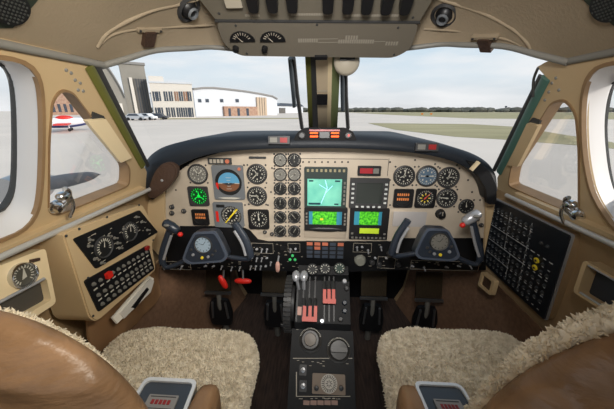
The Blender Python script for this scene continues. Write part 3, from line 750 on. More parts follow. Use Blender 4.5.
# ================================================================== LOWER PANEL
LP = root('switch_panel', 'black lower panel of switches under the beige instrument panel', 'switch panel', PAN.at(0, 0))
low = [(160, 270), (160, 232), (176, 226), (240, 226), (250, 230.5), (258, 239.5), (268, 241.5), (399, 241.5), (404, 238.5), (486, 238.5), (486, 270), (400, 270), (345, 272), (306, 272), (250, 270)]
MB().poly([PP(x, y) for x, y in low], -.02, -.0005).build('panel_face', BLACK2, LP)
TOG = MB().lathe(0, 0, [(.005, 0), (.005, .004), (.003, .004), (.002, .006), (.0032, .020), (0, .022)], 8)
t0 = None
tg = [(252, 249), (257, 249), (262, 249), (267, 249), (290.5, 249), (295.5, 249), (252, 258), (257, 258), (262, 258), (267, 258), (251, 266), (256, 266), (261, 266), (266, 266), (271, 262),
      (357, 247), (362, 247), (368, 250), (375, 258), (381, 247), (386, 258), (392, 247), (396, 256), (166, 266), (174, 266), (182, 266), (206, 266), (214, 266), (222, 266), (232, 267), (240, 267), (412, 266), (424, 267), (446, 267), (458, 266), (470, 265)]
for x, y in tg:
    p = PP(x, y)
    if t0 is None: t0 = TOG.build('toggle_switch', SILV, LP); t0.location = (p[0], p[1], -.0005); t0.rotation_euler = (.4, 0, 0)
    else:
        c = copyof(t0, LP, (p[0], p[1], -.0005)); c.rotation_euler = (random.choice((.4, -.4)), 0, 0)
m = MB()
def frame_line(m, x0, y0, x1, y1, t=.0011):
    a = prect(x0, y0, x1, y1)
    m.rect(a[0], a[1], a[2], a[1]+t, -.0005, .0006).rect(a[0], a[3]-t, a[2], a[3], -.0005, .0006).rect(a[0], a[1], a[0]+t, a[3], -.0005, .0006).rect(a[2]-t, a[1], a[2], a[3], -.0005, .0006)
for q in ((249, 243.5, 273, 253), (288, 243.5, 300, 252), (377, 257, 396, 268), (353, 243.5, 372, 252), (163, 262, 190, 269), (410, 262, 480, 269)): m2 = MB(); frame_line(m2, *q); m2.build('switch_group_outline', MARK2, LP)
for _ in range(90):
    x = random.choice((random.uniform(250, 302), random.uniform(350, 398), random.uniform(163, 246), random.uniform(405, 482))); y = random.uniform(244, 269) if 249 < x < 400 else random.uniform(261, 269)
    p = PP(x, y); w = random.uniform(.002, .006); m.rect(p[0]-w, p[1]-.0008, p[0]+w, p[1]+.0008, -.0005, .0005)
m.build('panel_lettering', MARK2, LP)
# gear lights and handle
for x, y in ((292.5, 255.5), (290, 259.5), (295, 259.5)):
    p = PP(x, y); MB().lathe(p[0], p[1], [(.006, 0), (.006, .003), (.004, .006), (0, .007)], 10).build('green_light', GREENL, LP)
p = PP(279, 262.5); h = MB().tube([V((p[0], p[1]+.03, 0)), V((p[0], p[1]+.02, .03))], .004, 8).build('gear_lever', SILV, LP)
MB().ball((p[0], p[1], .034), .011, 12, (.85, 2.2, .8), .7).build('gear_knob', PINK, h)
p = PP(283.5, 248); MB().rect(p[0]-.012, p[1]-.008, p[0]+.012, p[1]+.008, -.0005, .006).build('gear_placard', BLACK, LP)
p = PP(360, 260); MB().lathe(p[0], p[1], [(.024, -.0005), (.024, .006), (.02, .014), (.018, .016), (0, .016)], 24).build('rheostat_knob', mat('knob_grey', (132, 132, 122), .5), LP)
for x, y in ((389, 253), (379, 264), (372, 262), (398, 264)):
    p = PP(x, y); MB().lathe(p[0], p[1], [(.011, -.0005), (.010, .010), (.008, .012), (0, .012)], 14).build('rotary_knob', DGREY, LP)
# caution annunciator with five columns of tiles
a = prect(306, 241.5, 344.5, 257); r = root('caution_panel', 'block of amber-topped caution tiles below the map displays', 'light', PAN.at((a[0]+a[2])/2, (a[1]+a[3])/2))
W, H = a[2]-a[0], a[3]-a[1]
MB().rect(-W/2, -H/2, W/2, H/2, 0, .008, .002).build('housing', BLACK, r)
f_on = f_off = None
for i in range(5):
    for k in range(4):
        x = -W/2+W*(i+.5)/5; y = H/2-H*(k+.5)/4
        on = k == 0 and i in (0, 1, 2, 4) or (k == 1 and i == 1)
        src = f_on if on else f_off
        if src: copyof(src, r, (x, y, .008))
        else:
            o = MB().rect(-W*.075, -H*.085, W*.075, H*.085, 0, .002).build('tile', DIMA if on else mat('tile_grey', (62, 70, 82), .4), r); o.location = (x, y, .008)
            if on: f_on = o
            else: f_off = o
# ================================================================== GLARESHIELD
topc = [(143, 172), (146, 160), (158, 149.5), (176, 143), (200, 139), (232, 136.5), (270, 135.5), (325, 135), (372, 136), (410, 139.5), (444, 145), (470, 152.5), (487, 162), (496, 174), (498, 186)]
botc = [(152, 200), (158, 184), (168, 173), (182, 164), (202, 156), (232, 151), (270, 148.8), (325, 148), (372, 149.5), (410, 152.5), (440, 157.5), (462, 165), (476, 175), (485, 187), (489, 201)]
GS = rootw('glareshield', 'dark blue-black padded glareshield over the instrument panel', 'glareshield', (0, 1.0, 1.1))
T = spline([onY(x, y, .955) for x, y in topc], 4); Bq = spline([onY(x, y, .935) for x, y in botc], 4)
rows = []
for t, b in zip(T, Bq):
    back = V((t.x*.93, 1.40-1.15*max(0, abs(t.x)-.25)**2 , min(t.z+.004, 1.105)))
    if back.y < t.y+.05: back.y = t.y+.05
    mid = (t+b)/2; out = V((0, -.012, 0))
    rows.append([V((b.x, .996, b.z+.004)), b+V((0, .012, -.001)), b, b+(t-b)*.25+out*.8, mid+out, b+(t-b)*.8+out*.6, t+V((0, .006, 0)), t*.7+back*.3+V((0, 0, .003)), back, V((back.x, back.y, back.z-.05))])
MB().grid(rows).build('hood', NAVY2, GS, 50, (0, 1.0, 1.1))
# master warning box on the glareshield
WB = Fr((0, .935, 1.1), (1, 0, 0), (0, .12, 1)); p0 = WB.p(325, 134.5)
r = root('warning_box', 'hooded box with glowing orange bars centred on top of the glareshield', 'light', WB.at(*p0))
w2 = lambda x, y: (WB.p(x, y)[0]-p0[0], WB.p(x, y)[1]-p0[1])
MB().poly(rpoly([w2(293, 140.5), w2(357, 140.5), w2(353, 131.5), w2(345, 127.5), w2(305, 127.5), w2(298, 131.5)], .006, 3), -.05, 0).build('housing', mat('matt_black', (12, 12, 14), .7, spec=.2), r)
for x0 in (310, 331):
    for y0 in (132.2, 135.6):
        a, b = w2(x0, y0+1.7), w2(x0+8, y0); MB().rect(a[0], a[1], b[0], b[1], 0, .003, .001).build('orange_bar', ORANGE, r)
a, b = w2(309, 131.2), w2(340, 129.6); MB().rect(a[0], a[1], b[0], b[1], 0, .002).build('dark_red_bar', REDD, r)
a, b = w2(319.5, 138), w2(329.5, 132); MB().rect(a[0], a[1], b[0], b[1], 0, .002).build('centre_tile', BLACK, r)
for x in (302, 348):
    a = w2(x, 135.5); MB().lathe(a[0], a[1], [(.011, 0), (.011, .006), (.008, .008), (0, .008)], 14).build('knob', DGREY, r)
a = w2(348.5, 135.5); MB().cyl(a[0], a[1], .008, .010, .004, n=10).build('red_lens', RED, r)
# small paired light unit at right on the lip
LF = Fr((0, .916, 1.08), (1, 0, 0), (0, .1, 1))
for x, y, labl in ((279, 140, 'small unit with red and dark tiles on the glareshield left of the glowing orange box'), (427, 147, 'small unit with red and grey tiles on the right of the glareshield lip'),):
    p = LF.p(x, y); r = root('tile_switch', labl, 'light', LF.at(*p))
    MB().rect(-.036, -.013, .036, .013, -.012, .002, .003).build('housing', DGREY, r); MB().rect(-.03, -.008, -.006, .008, .002, .004).build('grey_tile', DIALG, r); MB().rect(.004, -.008, .028, .008, .002, .004).build('red_tile', REDD, r)
# brown leather flap under the left end of the glareshield; dark one at right with a beige clip
EF = Fr((0, .925, .95), (1, 0, 0), (0, 0, 1))
sh = [(148, 197), (150, 186), (155, 172), (163, 163), (172, 161.5), (178, 166), (178, 175), (170, 187), (156, 198)]
c0 = EF.p(163, 180); r = root('leather_flap', 'dark brown leather flap hanging at the left end of the instrument panel', 'flap', EF.at(*c0))
q = [EF.p(*p) for p in sh]; q = [(a-c0[0], b-c0[1]) for a, b in q]
MB().poly(rpoly(q, .02, 4), -.012, .004).build('flap', BROWNL, r); MB().poly(rpoly(scaled(q, -.12), .02, 4), .004, .007).build('flap_padding', BROWNL, r)
MB().lathe(0, 0, [(.005, .007), (.004, .009), (0, .010)], 10).build('snap', SILV, r)
c0 = EF.p(483, 180); r = root('end_cover', 'black cover closing the right end of the instrument panel', 'cover', EF.at(*c0))
q = [EF.p(*p) for p in [(466, 160), (478, 162), (490, 172), (496, 186), (496, 204), (487, 204), (486, 190), (477, 174)]]; q = [(a-c0[0], b-c0[1]) for a, b in q]
MB().poly(rpoly(q, .008, 3), -.015, .003).build('cover', BLACK2, r)
a = EF.p(473.5, 165.5); a = (a[0]-c0[0], a[1]-c0[1]); MB().box((a[0], a[1], .008), (.010, .034, .01), Matrix.Rotation(-.6, 3, 'Z')).build('clip', CREAM, r)
# tan side cheeks between panel and walls
for pts, nm in (([(147, 202), (164, 190), (165, 262), (150, 246)], 'trim_71'), ([(487, 196), (496, 200), (484, 256), (486, 222)], 'trim_72')):
    fq = Fr((0, .985, .8), (1, 0, 0), (0, 0, 1)); m = MB().poly([fq.p(*p) for p in pts], -.01, 0); struct(nm, local(m, fq), TRIM)

# ================================================================== CONTROL YOKES
YF = Fr((0, .86, .75), (1, 0, 0), (0, .10, 1))
def yoke(pts_, label, mir, clockm):
    # pts_: function from pilot-yoke pixel to this yoke's pixel
    c0 = YF.p(*pts_(206, 246)); r = root('control_yoke', label, 'control yoke', YF.at(*c0), 'control yokes')
    L = lambda x, y: (YF.p(*pts_(x, y))[0]-c0[0], YF.p(*pts_(x, y))[1]-c0[1])
    P3 = lambda x, y, z=0: V((*L(x, y), z))
    hub = [L(195, 231.5), L(216, 230.5), L(222, 240), L(229, 256), L(224, 261), L(190, 263.5), L(183, 259), L(188, 245)]
    if mir: hub = list(reversed(hub))
    MB().poly(rpoly(hub, .012, 3), -.03, .0).poly(rpoly(scaled(hub, -.1), .012, 3), 0, .006).build('hub', NAVY, r)
    MB().poly(rpoly(scaled(hub, .0), .012, 3), -.004, .009, [rpoly(scaled(hub, -.12), .010, 3)]).build('hub_rim', mat('rim_slate', (74, 82, 96), .35), r)
    # spokes
    MB().tube(spline([P3(190, 258, -.012), P3(178, 264.5, -.012), P3(166, 268, -.006), P3(162.5, 262, 0)], 5), .0095, 10, .9).build('lower_arm', NAVY, r, 60)
    MB().tube(spline([P3(222, 257, -.012), P3(236, 259.5, -.012), P3(248, 259.5, -.006), P3(250.5, 253, 0)], 5), .0095, 10, .9).build('lower_arm', NAVY, r, 60)
    g1 = MB().tube(spline([P3(162.5, 263, 0), P3(162.5, 254, .002), P3(166, 242, .004), P3(171, 230, .008), P3(173, 225, .012)], 5), .0108, 12, 1.15).build('grip', NAVY, r, 60)
    MB().tube(spline([P3(165.5, 258, .012), P3(170, 244, .014), P3(174, 234, .018)], 5), .005, 8).build('grip_strip', SILV, g1, 60)
    g2 = MB().tube(spline([P3(250.5, 257, 0), P3(249.5, 250, .002), P3(245, 238, .004), P3(239, 228, .008), P3(235.5, 222, .012)], 5), .0118, 12, 1.15).build('grip', NAVY, r, 60)
    MB().tube(spline([P3(246.5, 254, .013), P3(243, 242, .015), P3(236, 229, .02)], 5), .005, 8).build('grip_strip', SILV, g2, 60)
    # switch head on the outboard horn
    hd = MB(); a = P3(174, 225.5, .016); dr = (P3(184, 231, .016)-P3(167, 220, .016)).normalized()
    sd = dr.orthogonal().normalized()
    hd.tube([a-dr*.032, a-dr*.026, a, a+dr*.022, a+dr*.028], [.009, .016, .018, .015, .01], 12)
    hm = hd.build('switch_head', NAVY if not mir else SILV, r, 50)
    b = P3(184.5, 231.5, .03); MB().ball(b, .009, 10).build('red_button', RED, hm)
    b = P3(172, 222.5, .036); MB().ball(b, .007, 8, (1.6, .8, .8)).build('trim_switch', DIALG, hm)
    # clock
    cx, cy = L(204, 244); R = .033
    MB().lathe(cx, cy, [(R*.86, .006), (R*.86, .010), (R*.95, .013), (R, .006)], 28, False).build('clock_bezel', DSEAL, r)
    ck = MB().cyl(cx, cy, .005, .0085, R*.87, n=28).build('clock_face', clockm, r)
    mk = DIAL
    MB().ticks(cx, cy, R*.62, R*.8, 12, R*.06, .0085, .0092).build('clock_marks', mk, ck)
    MB().poly([(cx-.001, cy), (cx+.001, cy), (cx+R*.3+.001, cy+R*.4), (cx+R*.3-.001, cy+R*.4)], .0092, .0098).poly([(cx-.001, cy), (cx, cy+.0014), (cx-R*.55, cy+R*.2)], .0092, .0098).build('clock_hand', mk, ck)
    for x, y, mm in ((194, 254, SILV), (203, 257, YEL), (209, 256, SILV), (216, 250, DGREY), (213, 254, DGREY), (192, 249, DGREY)):
        q = L(x, y); MB().lathe(q[0], q[1], [(.0055, .006), (.005, .010), (0, .011)], 10).build('button', mm, r)
    MB().cyl(0, 0, -.12, -.03, .02, n=16).build('column', ALU, r)
    return r
yoke(lambda x, y: (x, y), 'left control yoke with pale blue clock face, in front of the left seat', False, DIALB)
yoke(lambda x, y: (642.5-x, y-3-(6 if x < 186 and y < 236 else 0)), 'right control yoke with silver switch head and grey clock, before the right seat', True, DIALG)

# ================================================================== CENTRE PEDESTAL
pp = PED.p
PD = root('centre_pedestal', 'black centre pedestal with engine levers running back between the seats', 'pedestal', PED.at(0, 0))
Wd = .118; y0, y1 = -.42, .27
prof = [(-.12-.3, -.02), (-.42, -.0), (.27, 0), (.27, -.16), (-.1, -.34), (-.42, -.16)]
m = MB(); vs = []; fs = []
side = [(-.42, 0), (.0, 0), (.0, -.36), (-.2, -.12), (-.42, -.04)]
mb = MB().poly(side, -Wd, Wd); mb.v = [(z*.93+.012, x, y) for x, y, z in mb.v]; mb.build('body', BLACK2, PD)
side = [(.0, .004), (.02, .02), (.17, .02), (.20, 0), (.235, 0), (.235, -.12), (.12, -.42), (.0, -.36)]
mb = MB().poly(side, -.088, .112); mb.v = [(z, x, y) for x, y, z in mb.v]; mb.build('quadrant', BLACK2, PD)
# black front fairing that closes the pedestal to the floor
def pl(px, py, z=0): a = pp(px, py); return V((a[0], a[1], z))
# quadrant slots, levers
QZ = .02
def lever(xb, yb, xt, yt, m, knob, name, part='power_lever', z1=.055):
    a, b = pl(xb, yb, QZ), V((*PED.p(xt, yt, z1), z1))
    l = MB().tube([a, a*.5+b*.5+V((0, 0, .008)), b], .005, 8, 1.6).build(part, SILV if m is None else m, PD, 60)
    return l, b
# power levers (grey), propeller levers and condition levers (red)
for i, x in enumerate((297, 302)):
    l, b = lever(x+2, 290, x-1+i*3, 276, SILV, None, '')
    MB().ball(b, .014, 12, (1.1, 1.6, .8)).build('lever_knob', SILV, l)
for k, (xs_, yb, yt, pn) in enumerate((((304.5, 310, 315.5), 300, 313, 'propeller_lever'), ((324.5, 329, 333.5), 283, 296, 'condition_lever'))):
    for x in xs_:
        l, b = lever(x, yb, x, yt, DGREY, None, '', pn, .045)
        MB().box(b+V((0, .004, .0)), (.0115, .038, .014)).build('lever_knob', REDM, l)
    a, b = pl(xs_[0]-2, yt+5, .045), pl(xs_[2]+2, yt+3, .045)
    MB().box(V(((a.x+b.x)/2, a.y-.008, .044)), (abs(b.x-a.x)*.95, .016, .012)).build('lever_guard', REDM, PD)
MB().rect(pl(297.5, 0).x if False else pp(298, 312)[0], pp(298, 316)[1], pp(302, 312)[0], pp(302, 308)[1], QZ, QZ+.01, .001).build('warning_label', PINK, PD)
m = MB()
for x in (299, 304.5, 310, 315.5, 324.5, 329, 333.5):
    a, b = pp(x, 322), pp(x, 278); m.rect(b[0]-.0025, a[1], b[0]+.0025, b[1], QZ-.001, QZ+.0012)
m.build('lever_slot', BLACK, PD)
# small round gauges at the head of the pedestal
for x, y, dm in ((312.5, 269.5, DIAL), (325, 269, DIAL), (339.5, 268.5, mat('dial_green_tint', (30, 56, 46), .5))):
    a = pp(x, y); R = .024
    g = MB().lathe(a[0], a[1], [(R*.84, .0), (R*.84, .004), (R*.95, .008), (R, 0)], 22, False).build('trim_gauge', DGREY, PD)
    MB().cyl(a[0], a[1], 0, .003, R*.86, n=22).build('dial', dm, g); MB().ticks(a[0], a[1], R*.5, R*.78, 10, R*.12, .003, .004).build('dial_marks', MARK, g)
# pilot side elevator trim wheel
WX = -.113; wc = onX(290, 303, WX)
tw = MB(); Rr = .098
for i in range(40):
    a0, a1 = 2*PI*i/40, 2*PI*(i+.55)/40
    tw.box((0, math.cos(a0)*Rr, math.sin(a0)*Rr), (.026, .012, .012), Matrix.Rotation(a0, 3, 'X'))
mm = MB().lathe(0, 0, [(.06, -.010), (Rr, -.013), (Rr+.004, 0), (Rr, .013), (.06, .010), (.06, -.010)], 40, False); mm.v = [(z, x, y) for x, y, z in mm.v]
tw.add(mm.v, mm.f)
mm = MB().cyl(0, 0, -.009, .020, .065, n=24); mm.v = [(z, x, y) for x, y, z in mm.v]; tw.add(mm.v, mm.f)
ow = tw.build('trim_wheel', DGREY, PD, 30)
ow.matrix_parent_inverse = PED.at(0, 0).inverted(); ow.location = wc
hh = MB().cyl(0, 0, -.03, -.01, .009, n=10); hh.v = [(z, x, y) for x, y, z in hh.v]; o = hh.build('crank_knob', BLACK, ow); o.location = (0, -.05, -.06)
# big rotary trim knobs
for x, y, lab in ((310.5, 340, 1), (338.5, 350, 2)):
    a = pp(x, y); R = .036
    k = MB().lathe(a[0], a[1], [(R*1.15, 0), (R*1.12, .006), (R*.98, .008), (R*.95, .022), (R*.8, .028), (0, .029)], 32).build('trim_knob', mat('knob_dark', (58, 56, 54), .4), PD)
    MB().ticks(a[0], a[1], R*.98, R*1.1, 20, .002, .0075, .009, 20, 160).build('knob_marks', MARK, k)
    if lab == 2: MB().rect(a[0]-R*.75, a[1]-R*.2, a[0]+R*.75, a[1]+R*.2, .028, .044, .004).build('knob_bar', mat('knob_dark2', (74, 72, 70), .4), k)
    else: MB().lathe(a[0], a[1], [(R*.6, .028), (R*.55, .036), (0, .037)], 24).build('knob_cap', mat('knob_brown', (96, 84, 70), .4), k)
# aft dial plate, push buttons, two switches
a, b = pp(312, 393.5), pp(345, 374.5)
pt = MB().rect(a[0], a[1], b[0], b[1], 0, .005, .004).build('dial_plate', mat('plate_brown', (120, 104, 88), .5), PD)
c = pp(329, 383.5); MB().cyl(c[0], c[1], .005, .008, .027, n=28).build('dial', mat('dial_pale', (186, 180, 168), .5), pt); MB().ticks(c[0], c[1], .015, .025, 24, .0022, .008, .009).ticks(c[0], c[1], .004, .011, 8, .0022, .008, .009).build('dial_marks', DIAL, pt)
for x in (316.5, 341): q = pp(x, 388); MB().lathe(q[0], q[1], [(.008, .005), (.007, .014), (0, .015)], 14).build('dial_knob', BLACK, pt)
for i in range(5):
    a = pp(306.5+i*7, 402.5); MB().rect(a[0]-.010, a[1]-.006, a[0]+.010, a[1]+.006, 0, .005, .001).build('push_button', mat('button_rose', (150, 120, 108), .5), PD)
for x, y in ((303, 370), (303, 386)):
    a = pp(x, y); s_ = MB().lathe(a[0], a[1], [(.008, 0), (.008, .004), (.003, .005), (.0045, .026), (0, .028)], 10).build('toggle_switch', SILV, PD)
    MB().rect(a[0]-.012, a[1]-.016, a[0]+.012, a[1]+.016, 0, .0025, .002).build('switch_plate', DGREY, s_)
m = MB()
for (x0, y0_, x1, y1_) in ((293, 358, 352, 358.5), (322, 328, 350, 328.6), (296, 396, 350, 396.5), (296, 372, 296.6, 396)):
    m.poly([pp(x0, y1_+.2), pp(x1+.3, y1_+.2), pp(x1+.3, y0_), pp(x0, y0_)], 0, .001)
for _ in range(40):
    x, y = random.uniform(295, 348), random.choice((random.uniform(360, 366), random.uniform(320, 330), random.uniform(398, 399))); a = pp(x, y); m.rect(a[0]-.004, a[1]-.0008, a[0]+.004, a[1]+.0008, 0, .001)
m.build('lettering', MARK2, PD)
for x, y in ((344, 304), (344, 312), (346, 290), (340, 320), (322, 322), (344, 283)):
    a = pp(x, y); MB().lathe(a[0], a[1], [(.010, QZ-.004), (.009, QZ+.012), (.006, QZ+.015), (0, QZ+.015)], 12).build('small_knob', random.choice((DGREY, NAVY, SILV)), PD)

# ================================================================== RUDDER PEDALS
def pedal_proto():
    x0 = onY(218, 294, 1.15)
    r = rootw('rudder_pedal', 'rudder pedal at the far left of the footwell, behind the two red handles', 'rudder pedal', (x0.x, 1.15, .10), 'rudder pedals')
    MB().box((0, .03, .285), (.125, .015, .13), Matrix.Rotation(-.25, 3, 'X')).build('tread', PEDAL, r)
    MB().box((0, .0, .215), (.135, .014, .011)).build('edge_bar', ALU, r)
    MB().tube([V((0, .01, .21)), V((0, .0, .14)), V((0, .03, .05)), V((0, .06, -.095))], [.013, .011, .013, .016], 10).build('hanger', DIALG, r, 60)
    MB().poly(rpoly([(-.055, .01), (.055, .01), (.062, .09), (.045, .17), (-.045, .17), (-.062, .09)], .015, 2), -.02, .0).build('heel_plate', BLACK, r).rotation_euler = (PI/2, 0, 0)
    for s in (-.034, .034): MB().tube([V((s, -.005, .16)), V((s*1.2, -.004, .06))], .006, 8).build('brake_link', ALU, r, 60)
    return r
pr = pedal_proto()
for x, lab in ((274, 'rudder pedal just left of the pedestal trim wheel'), (374, 'rudder pedal just right of the centre pedestal'), (430, 'rudder pedal at the far right of the footwell')):
    q = onY(x, 294, 1.15); copytree(pr, Matrix.Translation(V((q.x, 1.15, .10))), lab)
# red handles below the left switch panel
q = onY(223, 282, 1.0)
r = rootw('red_handle', 'red handle tilted upright under the left switch panel', 'handle', q, 'red handles under the panel')
MB().ball((0, 0, 0), .015, 12, (.85, .75, 2.4), .8, f=lambda p: Matrix.Rotation(.4, 3, 'Y') @ p @ Matrix.Rotation(0, 3, 'X') if False else Matrix.Rotation(-.4, 3, 'Y') @ p).build('grip', RED, r, 60); MB().tube([V((0, 0, .0)), V((.005, .012, .055))], .005, 8).build('shaft', ALU, r)
q = onY(243, 281, 1.0)
r = rootw('red_handle', 'red handle lying level under the left switch panel', 'handle', q, 'red handles under the panel')
MB().ball((0, 0, 0), .015, 12, (2.6, .75, .8), .8).build('grip', RED, r, 60); MB().tube([V((0, 0, 0)), V((0, .012, .055))], .005, 8).build('shaft', ALU, r)

# ================================================================== LEFT CONSOLE
lc = LC.p
CO = root('fuel_console', 'tan side console on the left wall with a black fuel panel and breaker panel', 'console', LC.at(0, 0))
hou = [lc(*p) for p in [(63, 233), (143, 204.5), (158, 233), (152, 243), (156, 270), (97, 322), (90, 318), (78, 280)]]
MB().poly(rpoly(hou, .012, 3), -.10, -.004).poly(rpoly(scaled(hou, -.02), .012, 3), -.004, 0).build('housing', TRIM, CO)
up_ = [lc(*p) for p in [(72, 239), (138.5, 210), (157, 232), (95, 269)]]
fp = MB().poly(rpoly(up_, .006, 2), 0, .004).build('fuel_panel', BLACK2, CO)
lo_ = [lc(*p) for p in [(83, 281), (147, 245), (153.5, 269), (97.5, 312)]]
bp = MB().poly(rpoly(lo_, .006, 2), 0, .004).build('breaker_panel', BLACK2, CO)
for x, y in ((102, 247), (128.5, 231.5)):
    a = lc(x, y); R = .031
    MB().lathe(a[0], a[1], [(R*.85, .004), (R*.85, .008), (R*.95, .010), (R, .004)], 26, False).build('fuel_gauge', DGREY, fp)
    MB().cyl(a[0], a[1], .004, .0065, R*.86, n=26).build('gauge_dial', DIAL, fp)
    MB().ticks(a[0], a[1], R*.55, R*.8, 14, R*.08, .0065, .0072, -30, 210).poly([(a[0]-.0015, a[1]), (a[0]+.0015, a[1]), (a[0]+.006, a[1]+R*.7)], .0072, .008).build('gauge_marks', MARK, fp)
for x, y in ((87, 246), (93, 259), (88, 240), (116, 243), (118, 248), (113, 238), (140, 222), (146, 230), (135, 217), (107, 236), (122, 229), (100, 263)):
    a = lc(x, y); MB().lathe(a[0], a[1], [(.005, .004), (.004, .007), (.002, .008), (.003, .015), (0, .016)], 8).build('toggle_switch', DIALG, fp)
m = MB()
for i in range(46):
    t, u = random.uniform(.06, .94), random.uniform(.08, .92)
    a = [up_[0][k]*(1-t)*(1-u)+up_[1][k]*t*(1-u)+up_[2][k]*t*u+up_[3][k]*(1-t)*u for k in (0, 1)]
    w = random.uniform(.002, .006); m.rect(a[0]-w, a[1]-.0009, a[0]+w, a[1]+.0009, .004, .0046)
m.build('lettering', MARK2, fp)
brk = MB().lathe(0, 0, [(.0058, 0), (.0058, .002), (.0040, .0025), (.0038, .006), (0, .0065)], 8)
b0 = None
def bilerp(q, t, u): return [q[0][k]*(1-t)*(1-u)+q[1][k]*t*(1-u)+q[2][k]*t*u+q[3][k]*(1-t)*u for k in (0, 1)]
for j, u in enumerate((.2, .55, .85)):
    for i in range(11):
        if j == 0 and i == 2: continue
        a = bilerp(lo_, .07+.086*i, u)
        if b0 is None: b0 = brk.build('breaker', DIALG, bp); b0.location = (a[0], a[1], .004)
        else: copyof(b0, bp, (a[0], a[1], .004))
m = MB()
for u in (.36, .70):
    for i in range(11):
        a = bilerp(lo_, .07+.086*i, u); m.rect(a[0]-.006, a[1]-.0018, a[0]+.006, a[1]+.0018, .004, .0047)
m.build('lettering', MARK, bp)
a = bilerp(lo_, .27, .17); rd = MB().rect(a[0]-.012, a[1]-.010, a[0]+.006, a[1]+.008, .004, .014, .003).build('red_guard', RED, bp); a = bilerp(lo_, .95, .06); MB().rect(a[0]-.008, a[1]-.006, a[0]+.008, a[1]+.006, .004, .012, .002).build('red_guard', REDD, bp)
for (x, y) in ((79, 229), (107, 217), (139, 205), (66, 236), (96, 277), (88, 278), (153, 240), (93, 316)):
    a = lc(x, y); c = copyof(first, CO, (a[0], a[1], .0))
# papers tucked in the wall pocket below
PF = Fr((-.665, .72, .66), (0, 1, 0), (-.2, 0, 1)); pf = PF.p
c0 = pf(130, 300); r = root('paper_folder', 'white folded papers tucked in the wall pocket below the left breaker panel', 'papers', PF.at(*c0))
q = [pf(*p) for p in [(109, 318), (146, 276), (151, 279), (147, 292), (114, 324)]]; q = [(a-c0[0], b-c0[1]) for a, b in q]
MB().poly(q, .006, .012).build('sheet', PAPER, r); q2 = [(x+.008, y-.006) for x, y in scaled(q, -.15)]
MB().poly(q2, .012, .015).build('sheet', mat('paper_grey', (200, 196, 188), .8), r)
q = [pf(*p) for p in [(127, 308), (131, 309), (145, 290), (143, 288)]]; MB().poly([(a-c0[0], b-c0[1]) for a, b in q], .015, .017).build('pen', BLACK, r)
# wall pocket of gathered brown vinyl
rows = []
for i in range(40):
    t = i/39; y = .60+.36*t; rows.append([V((-.668-.02*(k/6)+.016*noise.noise(V((y*16, k*.35, 5)))*min(1, k/3), y, .655-.05*math.sin(t*2.2)-.17*k/6)) for k in range(7)])
c0 = V((-.68, .78, .48)); r = rootw('map_pocket', 'gathered brown vinyl pocket low on the left wall holding white papers', 'pocket', c0)
MB().grid(rows, back=(-.006, 0, 0)).build('pocket_front', mat('pocket_vinyl', (140, 106, 74), .6), r, 60, c0)
MB().tube([rw[0]+V((.002, 0, .002)) for rw in rows], .0045, 8).build('elastic_hem', WALL, r, 60, c0)
# cream gauge plate at the left edge
GP = Fr((-.636, .4, .82), (0, 1, 0), (-.03, 0, 1)); gp = GP.p
c0 = gp(25, 280); r = root('oxygen_gauge_plate', 'cream wall plate with a round pressure gauge and a dark pocket, left edge', 'panel', GP.at(*c0))
G = lambda x, y: (gp(x, y)[0]-c0[0], gp(x, y)[1]-c0[1])
outl = rpoly([G(-30, 276), G(43, 248), G(54, 303), G(-10, 345), G(-40, 345)], .01, 3)
pk = [G(-8, 306), G(44, 278), G(49, 300), G(2, 327), G(-20, 330)]
MB().poly(outl, -.02, .006, [rpoly(pk, .006, 2)]).build('plate', CREAM, r)
MB().poly(rpoly(scaled(pk, .02), .006, 2), -.018, -.012).build('pocket_back', mat('pocket_dark', (70, 66, 60), .7), r)
a, b = G(-8, 304), G(41, 278.5); MB().tube([V((a[0], a[1], .008)), V((b[0], b[1], .008))], .0035, 8).build('pocket_trim', SILV, r)
a = G(19, 275); R = .027
MB().lathe(a[0], a[1], [(R*.8, .006), (R*.82, .014), (R*.92, .018), (R, .014), (R, .006)], 28, False).build('gauge_rim', CHROME, r, 50)
gd = MB().cyl(a[0], a[1], .006, .010, R*.84, n=28).build('gauge_dial', mat('dial_olive', (74, 72, 64), .5), r)
MB().ticks(a[0], a[1], R*.55, R*.76, 16, R*.07, .010, .011, -50, 230).build('gauge_marks', MARK, gd); MB().poly([(a[0]-.006, a[1]-.008), (a[0]+.004, a[1]-.006), (a[0]+.004, a[1]+R*.6)], .011, .012).build('needle', MARK, gd)
a = G(31, 260); MB().box((a[0], a[1], .009), (.018, .006, .006), Matrix.Rotation(-.3, 3, 'Z')).build('latch', BROWNL, r)
